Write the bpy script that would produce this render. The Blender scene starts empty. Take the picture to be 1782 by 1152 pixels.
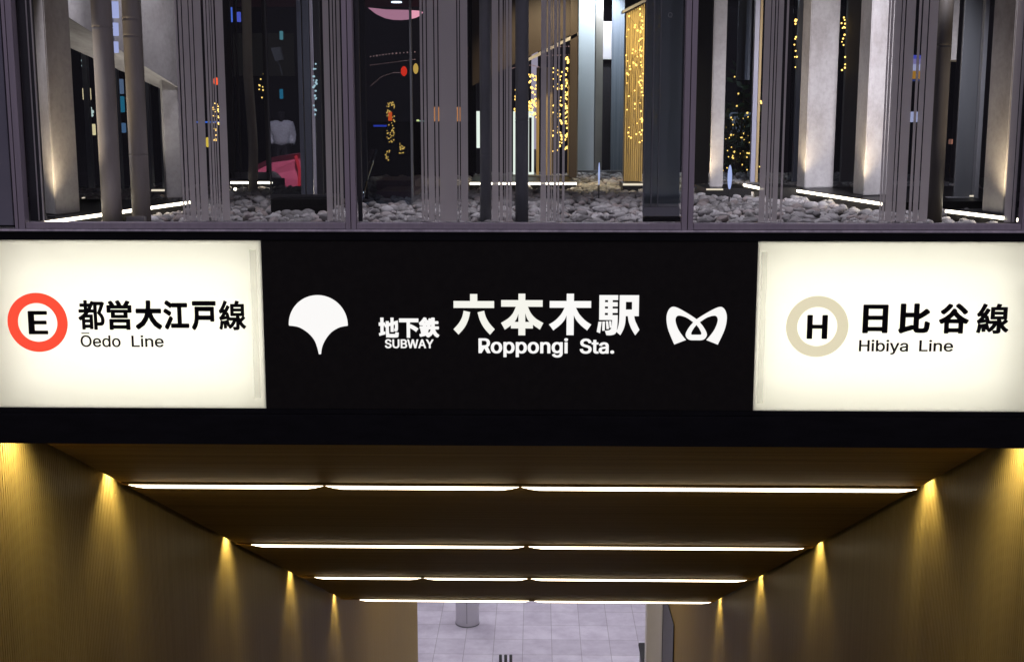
import bpy, bmesh, math, random
from mathutils import Vector, Matrix
random.seed(7)
R = math.radians
sc = bpy.context.scene
col = sc.collection

# ------------------------------------------------------------------ camera
W_, H_, F_ = 1782.0, 1152.0, 2210.0
EYE = Vector((0.0, 0.0, 1.6))
PITCH, YAW = R(9.66), R(1.14)
camd = bpy.data.cameras.new('camera')
cam = bpy.data.objects.new('camera', camd)
col.objects.link(cam)
cam.location = EYE
cam.rotation_euler = (math.pi / 2 - PITCH, 0.0, YAW)
camd.sensor_fit = 'HORIZONTAL'
camd.sensor_width = 36.0
camd.lens = F_ / W_ * 36.0
camd.clip_start, camd.clip_end = 0.05, 500.0
sc.camera = cam
ROT = cam.rotation_euler.to_matrix()

# ------------------------------------------------------------------ night sky over a lit city
world = bpy.data.worlds.new('World')
sc.world = world
world.use_nodes = True
wn = world.node_tree
wn.nodes.clear()
wo = wn.nodes.new('ShaderNodeOutputWorld')
sky = wn.nodes.new('ShaderNodeTexSky')
sky.sky_type = 'NISHITA'
sky.sun_disc = False
sky.sun_elevation = R(-4)
sky.sun_rotation = R(200)
bg_sky = wn.nodes.new('ShaderNodeBackground')
bg_sky.inputs['Strength'].default_value = 0.06
bg_city = wn.nodes.new('ShaderNodeBackground')
bg_city.inputs['Color'].default_value = (0.87, 0.77, 0.98, 1)
bg_city.inputs['Strength'].default_value = 0.38
addw = wn.nodes.new('ShaderNodeAddShader')
wn.links.new(sky.outputs[0], bg_sky.inputs['Color'])
wn.links.new(bg_sky.outputs[0], addw.inputs[0])
wn.links.new(bg_city.outputs[0], addw.inputs[1])
wn.links.new(addw.outputs[0], wo.inputs[0])

sc.view_settings.view_transform = 'Standard'
sc.view_settings.look = 'None'
sc.view_settings.exposure = 0.0
sc.view_settings.gamma = 1.0
sc.view_settings.use_curve_mapping = False
sc.render.engine = 'CYCLES'
cy = sc.cycles
cy.use_denoising = True
cy.max_bounces = 10
cy.diffuse_bounces = 5
cy.glossy_bounces = 4
cy.transmission_bounces = 6
cy.transparent_max_bounces = 24
cy.sample_clamp_indirect = 4.0
cy.caustics_reflective = False
cy.caustics_refractive = False

# ------------------------------------------------------------------ measuring: a photo pixel's ray met with a plane
def ray(px, py):
    return ROT @ Vector(((px - W_ / 2) / F_, -(py - H_ / 2) / F_, -1.0))
def PY(px, py, y):
    d = ray(px, py); return EYE + d * ((y - EYE.y) / d.y)
def PZ(px, py, z):
    d = ray(px, py); return EYE + d * ((z - EYE.z) / d.z)
def PX(px, py, x):
    d = ray(px, py); return EYE + d * ((x - EYE.x) / d.x)

# ------------------------------------------------------------------ materials
def mat(name):
    m = bpy.data.materials.new(name); m.use_nodes = True
    nt = m.node_tree; return m, nt, nt.nodes['Principled BSDF'], nt.nodes['Material Output']
def setv(b, **k):
    for n, v in k.items():
        b.inputs[n.replace('_', ' ')].default_value = v
def ramp(nt, fac, stops):
    r = nt.nodes.new('ShaderNodeValToRGB')
    e = r.color_ramp.elements
    while len(e) < len(stops): e.new(0.5)
    for i, (p, c) in enumerate(stops):
        e[i].position = p; e[i].color = (*c, 1)
    nt.links.new(fac, r.inputs[0]); return r.outputs[0]
def noise(nt, scale=5.0, stretch=(1, 1, 1), detail=4.0, rough=0.6, coord='Object'):
    tc = nt.nodes.new('ShaderNodeTexCoord'); mp = nt.nodes.new('ShaderNodeMapping')
    mp.inputs['Scale'].default_value = stretch
    n = nt.nodes.new('ShaderNodeTexNoise')
    n.inputs['Scale'].default_value = scale; n.inputs['Detail'].default_value = detail; n.inputs['Roughness'].default_value = rough
    nt.links.new(tc.outputs[coord], mp.inputs[0]); nt.links.new(mp.outputs[0], n.inputs['Vector'])
    return n.outputs[0]
def bump(nt, b, h, strength=0.2, dist=0.01):
    bp = nt.nodes.new('ShaderNodeBump'); bp.inputs['Strength'].default_value = strength; bp.inputs['Distance'].default_value = dist
    nt.links.new(h, bp.inputs['Height']); nt.links.new(bp.outputs[0], b.inputs['Normal'])
def surf(name, c0, c1, rough=0.6, scale=6, stretch=(1, 1, 1), metal=0.0, bmp=0.0, spec=0.5, lo=0.35, hi=0.7, detail=5):
    m, nt, b, o = mat(name)
    n = noise(nt, scale, stretch, detail)
    nt.links.new(ramp(nt, n, [(lo, c0), (hi, c1)]), b.inputs['Base Color'])
    setv(b, Roughness=rough, Metallic=metal); b.inputs['Specular IOR Level'].default_value = spec
    if bmp: bump(nt, b, n, bmp)
    return m
def glow(name, c, s):
    m, nt, b, o = mat(name)
    nt.nodes.remove(b); e = nt.nodes.new('ShaderNodeEmission')
    e.inputs[0].default_value = (*c, 1); e.inputs[1].default_value = s
    nt.links.new(e.outputs[0], o.inputs[0]); return m
def glassy(name, tint=(0.93, 0.95, 0.96), refl=1.0, base=0.02):
    m, nt, b, o = mat(name); nt.nodes.remove(b)
    t = nt.nodes.new('ShaderNodeBsdfTransparent'); t.inputs[0].default_value = (*tint, 1)
    g = nt.nodes.new('ShaderNodeBsdfGlossy'); g.inputs['Roughness'].default_value = 0.02; g.inputs[0].default_value = (0.9, 0.92, 0.95, 1)
    f = nt.nodes.new('ShaderNodeFresnel'); f.inputs[0].default_value = 1.45
    mu = nt.nodes.new('ShaderNodeMath'); mu.operation = 'MULTIPLY_ADD'; mu.inputs[1].default_value = refl; mu.inputs[2].default_value = base
    mx = nt.nodes.new('ShaderNodeMixShader')
    nt.links.new(f.outputs[0], mu.inputs[0]); nt.links.new(mu.outputs[0], mx.inputs[0])
    nt.links.new(t.outputs[0], mx.inputs[1]); nt.links.new(g.outputs[0], mx.inputs[2]); nt.links.new(mx.outputs[0], o.inputs[0])
    return m
def film_mat(name, c, see, tr=0.5):
    m, nt, b, o = mat(name); nt.nodes.remove(b)
    d = nt.nodes.new('ShaderNodeBsdfDiffuse'); d.inputs[0].default_value = (*c, 1)
    l = nt.nodes.new('ShaderNodeBsdfTranslucent'); l.inputs[0].default_value = (*c, 1)
    t = nt.nodes.new('ShaderNodeBsdfTransparent')
    a = nt.nodes.new('ShaderNodeMixShader'); a.inputs[0].default_value = tr
    x = nt.nodes.new('ShaderNodeMixShader'); x.inputs[0].default_value = see
    nt.links.new(d.outputs[0], a.inputs[1]); nt.links.new(l.outputs[0], a.inputs[2])
    nt.links.new(a.outputs[0], x.inputs[1]); nt.links.new(t.outputs[0], x.inputs[2]); nt.links.new(x.outputs[0], o.inputs[0])
    return m

def concrete_mat():
    m, nt, b, o = mat('concrete')
    n = noise(nt, 3.0, (1, 1, 0.5), 6, 0.65)
    n2 = noise(nt, 40.0, (1, 1, 1), 3)
    c = ramp(nt, n, [(0.28, (0.26, 0.235, 0.22)), (0.45, (0.39, 0.37, 0.355)), (0.56, (0.45, 0.43, 0.415)), (0.72, (0.54, 0.52, 0.50))])
    mx = nt.nodes.new('ShaderNodeMix'); mx.data_type = 'RGBA'; mx.blend_type = 'MULTIPLY'; mx.inputs[0].default_value = 0.35
    nt.links.new(c, mx.inputs[6]); nt.links.new(ramp(nt, n2, [(0.3, (0.6, 0.6, 0.6)), (0.6, (1, 1, 1))]), mx.inputs[7])
    nt.links.new(mx.outputs[2], b.inputs['Base Color']); setv(b, Roughness=0.75)
    bump(nt, b, n2, 0.15, 0.004); return m
M = {}
M['concrete'] = concrete_mat()
M['black_gloss'] = surf('black acrylic', (0.014, 0.013, 0.012), (0.018, 0.0165, 0.015), 0.45, 30, spec=0.10)
M['black_metal'] = surf('black painted metal', (0.007, 0.007, 0.009), (0.011, 0.011, 0.0135), 0.6, 7, (1, 1, 4), spec=0.08)
M['dark_metal'] = surf('dark anodised metal', (0.02, 0.02, 0.023), (0.03, 0.029, 0.033), 0.45, 12, (1, 1, 0.1))
M['frame'] = surf('lilac grey aluminium', (0.35, 0.315, 0.36), (0.41, 0.365, 0.415), 0.5, 9, (4, 4, 0.3), metal=0.2)
M['flashing'] = surf('metal flashing', (0.5, 0.47, 0.53), (0.85, 0.80, 0.86), 0.5, 7, (3, 1, 1), metal=0.0)
M['granite'] = surf('black granite kerb', (0.006, 0.006, 0.006), (0.014, 0.013, 0.013), 0.4, 60, spec=0.3)
M['soil'] = surf('dark soil', (0.012, 0.011, 0.010), (0.03, 0.027, 0.024), 0.9, 20)
M['asphalt'] = surf('asphalt', (0.03, 0.03, 0.032), (0.055, 0.053, 0.055), 0.85, 60, bmp=0.2)
M['facade'] = surf('dark stone facade', (0.010, 0.009, 0.011), (0.020, 0.018, 0.021), 0.6, 2)
M['brown_wall'] = surf('dark brown cladding', (0.035, 0.024, 0.018), (0.05, 0.034, 0.026), 0.6, 5, (1, 1, 0.2))
M['glass'] = glassy('clear glass', (0.95, 0.96, 0.97), 0.18, 0.0)
M['dark_glass'] = glassy('tinted glass', (0.66, 0.69, 0.73), 0.12, 0.002)
M['film'] = film_mat('frosted film', (0.84, 0.80, 0.765), 0.17, 0.42)
M['fin_film'] = film_mat('grey film', (0.48, 0.49, 0.50), 0.22, 0.4)
M['panel_grey'] = surf('grey painted panel', (0.17, 0.175, 0.185), (0.24, 0.245, 0.255), 0.5, 3, (1, 1, 0.1))
M['diffuser'] = film_mat('opal acrylic', (0.90, 0.892, 0.835), 0.0, 0.86)
M['edge_strip'] = film_mat('clear acrylic edge strip', (0.9, 0.9, 0.86), 0.7, 0.8)
M['box_white'] = surf('white box lining', (0.86, 0.86, 0.82), (0.88, 0.88, 0.84), 0.7, 5)
M['print_black'] = surf('black lettering film', (0.004, 0.003, 0.005), (0.005, 0.004, 0.006), 0.6, 5, spec=0.1)
M['white_letter'] = glow('backlit white lettering', (1.0, 0.985, 0.97), 0.97)
M['cream_letter'] = glow('backlit cream lettering', (0.965, 0.955, 0.88), 0.96)
M['red_ring'] = glow('backlit red ring film', (1.0, 0.085, 0.045), 1.0)
M['beige_ring'] = glow('backlit beige ring film', (0.79, 0.715, 0.51), 0.98)
M['tube'] = glow('fluorescent tube', (1.0, 0.985, 0.955), 5.2)
M['strip'] = glow('warm white linear lamp', (1.0, 0.84, 0.58), 7.5)
M['led'] = glow('warm led strip', (1.0, 0.88, 0.68), 9.0)
M['led_dim'] = glow('dim led strip', (1.0, 0.88, 0.68), 0.9)
M['bamboo'] = surf('weathered bamboo', (0.30, 0.27, 0.23), (0.46, 0.42, 0.37), 0.55, 4, (3, 3, 0.6), lo=0.3, hi=0.75)
M['bamboo_blue'] = surf('blue grey bamboo', (0.14, 0.15, 0.16), (0.24, 0.25, 0.27), 0.45, 4, (3, 3, 0.6))
M['bamboo_dark'] = surf('dark brown bamboo', (0.05, 0.043, 0.036), (0.09, 0.08, 0.068), 0.5, 4, (3, 3, 0.6))
M['white_paint'] = surf('white paint', (0.74, 0.74, 0.75), (0.80, 0.80, 0.80), 0.5, 3)
M['pale_blue_wall'] = surf('pale blue grey plaster', (0.50, 0.56, 0.58), (0.58, 0.63, 0.65), 0.6, 2, (1, 1, 0.3))
M['rubber'] = surf('black rubber', (0.008, 0.008, 0.008), (0.014, 0.014, 0.014), 0.8, 30)
M['chrome'] = surf('polished steel', (0.7, 0.72, 0.78), (0.8, 0.82, 0.86), 0.12, 4, metal=1.0)
M['leaf'] = surf('dark green leaves', (0.02, 0.05, 0.02), (0.05, 0.10, 0.035), 0.5, 20)
M['bark'] = surf('bark', (0.05, 0.038, 0.028), (0.09, 0.07, 0.05), 0.8, 15, (2, 2, 0.5))
M['fairy'] = glow('warm fairy bulb', (1.0, 0.62, 0.14), 3.2)
M['fairy_soft'] = glow('soft fairy bulb', (1.0, 0.60, 0.13), 1.2)
M['fairy_dim'] = glow('faint pinkish bulb', (0.9, 0.55, 0.5), 0.35)
M['pool'] = glow('cold white lamp', (0.85, 0.92, 1.0), 4.0)

# ------------------------------------------------------------------ mesh and object helpers
def tag(o, label=None, cat=None, group=None, kind=None):
    if label: o['label'] = label
    if cat: o['category'] = cat
    if group: o['group'] = group
    if kind: o['kind'] = kind
    return o
def empty(name, loc, label=None, cat=None, group=None, kind=None, rz=0.0):
    o = bpy.data.objects.new(name, None); col.objects.link(o); o.location = loc; o.rotation_euler = (0, 0, rz)
    o.empty_display_size = 0.1
    return tag(o, label, cat, group, kind)
def link(name, bm, m, parent=None, smooth=False, world_coords=True):
    bmesh.ops.recalc_face_normals(bm, faces=bm.faces[:])
    if smooth:
        for f in bm.faces: f.smooth = True
    me = bpy.data.meshes.new(name)
    if parent and world_coords:
        bm.transform(Matrix.Translation(-Vector(parent.location)))
    bm.to_mesh(me); bm.free()
    o = bpy.data.objects.new(name, me); col.objects.link(o)
    for x in (m if isinstance(m, (list, tuple)) else [m]): me.materials.append(x)
    if parent: o.parent = parent
    return o
def box(bm, x0, x1, y0, y1, z0, z1, bev=0.0):
    vs = [bm.verts.new((x, y, z)) for x in (x0, x1) for y in (y0, y1) for z in (z0, z1)]
    fs = [bm.faces.new([vs[i] for i in q]) for q in ((0, 1, 3, 2), (4, 6, 7, 5), (0, 4, 5, 1), (2, 3, 7, 6), (0, 2, 6, 4), (1, 5, 7, 3))]
    if bev:
        es = list({e for f in fs for e in f.edges})
        bmesh.ops.bevel(bm, geom=es, offset=bev, segments=2, affect='EDGES', profile=0.6)
    return bm
def prism(bm, poly, z0, z1, bev=0.0):
    """vertical prism over an xy polygon; z0/z1 numbers or lists"""
    n = len(poly)
    a = z0 if isinstance(z0, (list, tuple)) else [z0] * n
    c = z1 if isinstance(z1, (list, tuple)) else [z1] * n
    lo = [bm.verts.new((p[0], p[1], a[i])) for i, p in enumerate(poly)]
    hi = [bm.verts.new((p[0], p[1], c[i])) for i, p in enumerate(poly)]
    fs = [bm.faces.new(lo[::-1]), bm.faces.new(hi)]
    for i in range(n):
        j = (i + 1) % n; fs.append(bm.faces.new((lo[i], lo[j], hi[j], hi[i])))
    if bev:
        es = [e for e in {e for f in fs for e in f.edges} if len(e.link_faces) == 2]
        bmesh.ops.bevel(bm, geom=es, offset=bev, segments=2, affect='EDGES')
    return bm
def hexa(bm, pts):
    """eight points: four of one face in order, then the matching four of the opposite face"""
    v = [bm.verts.new(p) for p in pts]
    for q in ((0, 1, 2, 3), (7, 6, 5, 4), (0, 4, 5, 1), (1, 5, 6, 2), (2, 6, 7, 3), (3, 7, 4, 0)):
        bm.faces.new([v[i] for i in q])
    return bm
def tube(bm, pts, rad, n=12, cap=True):
    pts = [Vector(p) for p in pts]
    rr = rad if isinstance(rad, (list, tuple)) else [rad] * len(pts)
    rings = []
    for i, p in enumerate(pts):
        t = (pts[min(i + 1, len(pts) - 1)] - pts[max(i - 1, 0)]).normalized()
        u = t.orthogonal().normalized() if i == 0 else (uprev - t * uprev.dot(t)).normalized()
        uprev = u
        w = t.cross(u)
        rings.append([bm.verts.new(p + (u * math.cos(2 * math.pi * k / n) + w * math.sin(2 * math.pi * k / n)) * rr[i]) for k in range(n)])
    for a, b in zip(rings, rings[1:]):
        for k in range(n):
            bm.faces.new((a[k], a[(k + 1) % n], b[(k + 1) % n], b[k]))
    if cap:
        bm.faces.new(rings[0][::-1]); bm.faces.new(rings[-1])
    return bm
def blob(bm, c, r, sub=1, sc3=(1, 1, 1)):
    g = bmesh.ops.create_icosphere(bm, subdivisions=sub, radius=1.0)
    for v in g['verts']:
        v.co = Vector(c) + Vector((v.co.x * r * sc3[0], v.co.y * r * sc3[1], v.co.z * r * sc3[2]))
    return bm
def lamp(name, kind, loc, energy, color, parent=None, size=0.03, target=None, angle=60, blend=0.6):
    l = bpy.data.lights.new(name, kind); l.energy = energy; l.color = color
    if kind in ('SPOT', 'POINT'): l.shadow_soft_size = size
    if kind == 'SPOT': l.spot_size = R(angle); l.spot_blend = blend
    o = bpy.data.objects.new(name, l); col.objects.link(o); o.location = loc
    if target is not None:
        o.rotation_euler = (Vector(target) - Vector(loc)).to_track_quat('-Z', 'Y').to_euler()
    if parent:
        o.parent = parent; o.location = Vector(loc) - Vector(parent.location)
    return o

# ================================================================== THE SIGN FASCIA
D = 5.4
def FX(px, py, y=D): return PY(px, py, y).x
def FZ(py, y=D, px=900): return PY(px, py, y).z
zt, zpt, zpb, zb = FZ(406), FZ(419.5), FZ(714), FZ(775.5)
zl = FZ(723)
xl1, xr0 = FX(457.5, 566), FX(1316, 566)          # inner ends of the two light boxes
xl0, xr1 = FX(-48, 566), FX(1832, 566)            # their outer ends, just past the frame
xc = (xl1 + xr0) / 2
fascia = empty('sign_fascia', (xc, D + 0.1, zb), 'long matte black fascia beam over the stair opening that holds the three signs', 'fascia')
bm = bmesh.new(); box(bm, -6.5, 6.5, D, D + 0.34, zpt, zt, 0.003); link('upper_rail', bm, M['black_metal'], fascia)
bm = bmesh.new(); box(bm, -6.5, 6.5, D - 0.004, D + 0.15, zb, zl, 0.003); link('lower_panel', bm, M['black_metal'], fascia)
bm = bmesh.new(); box(bm, -6.5, 6.5, D + 0.006, D + 0.34, zl + 0.0015, zpb, 0.001); link('lower_rail', bm, M['black_metal'], fascia)
for a, b in ((-6.5, xl0 - 0.003), (xr1 + 0.003, 6.5)):
    bm = bmesh.new(); box(bm, a, b, D + 0.002, D + 0.3, zpb + 0.001, zpt - 0.001, 0.002); link('end_panel', bm, M['black_metal'], fascia)
bm = bmesh.new(); box(bm, -6.5, 6.5, D + 0.30, D + 0.338, zpb + 0.001, zpt - 0.001); link('back_plate', bm, M['black_metal'], fascia)

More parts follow.
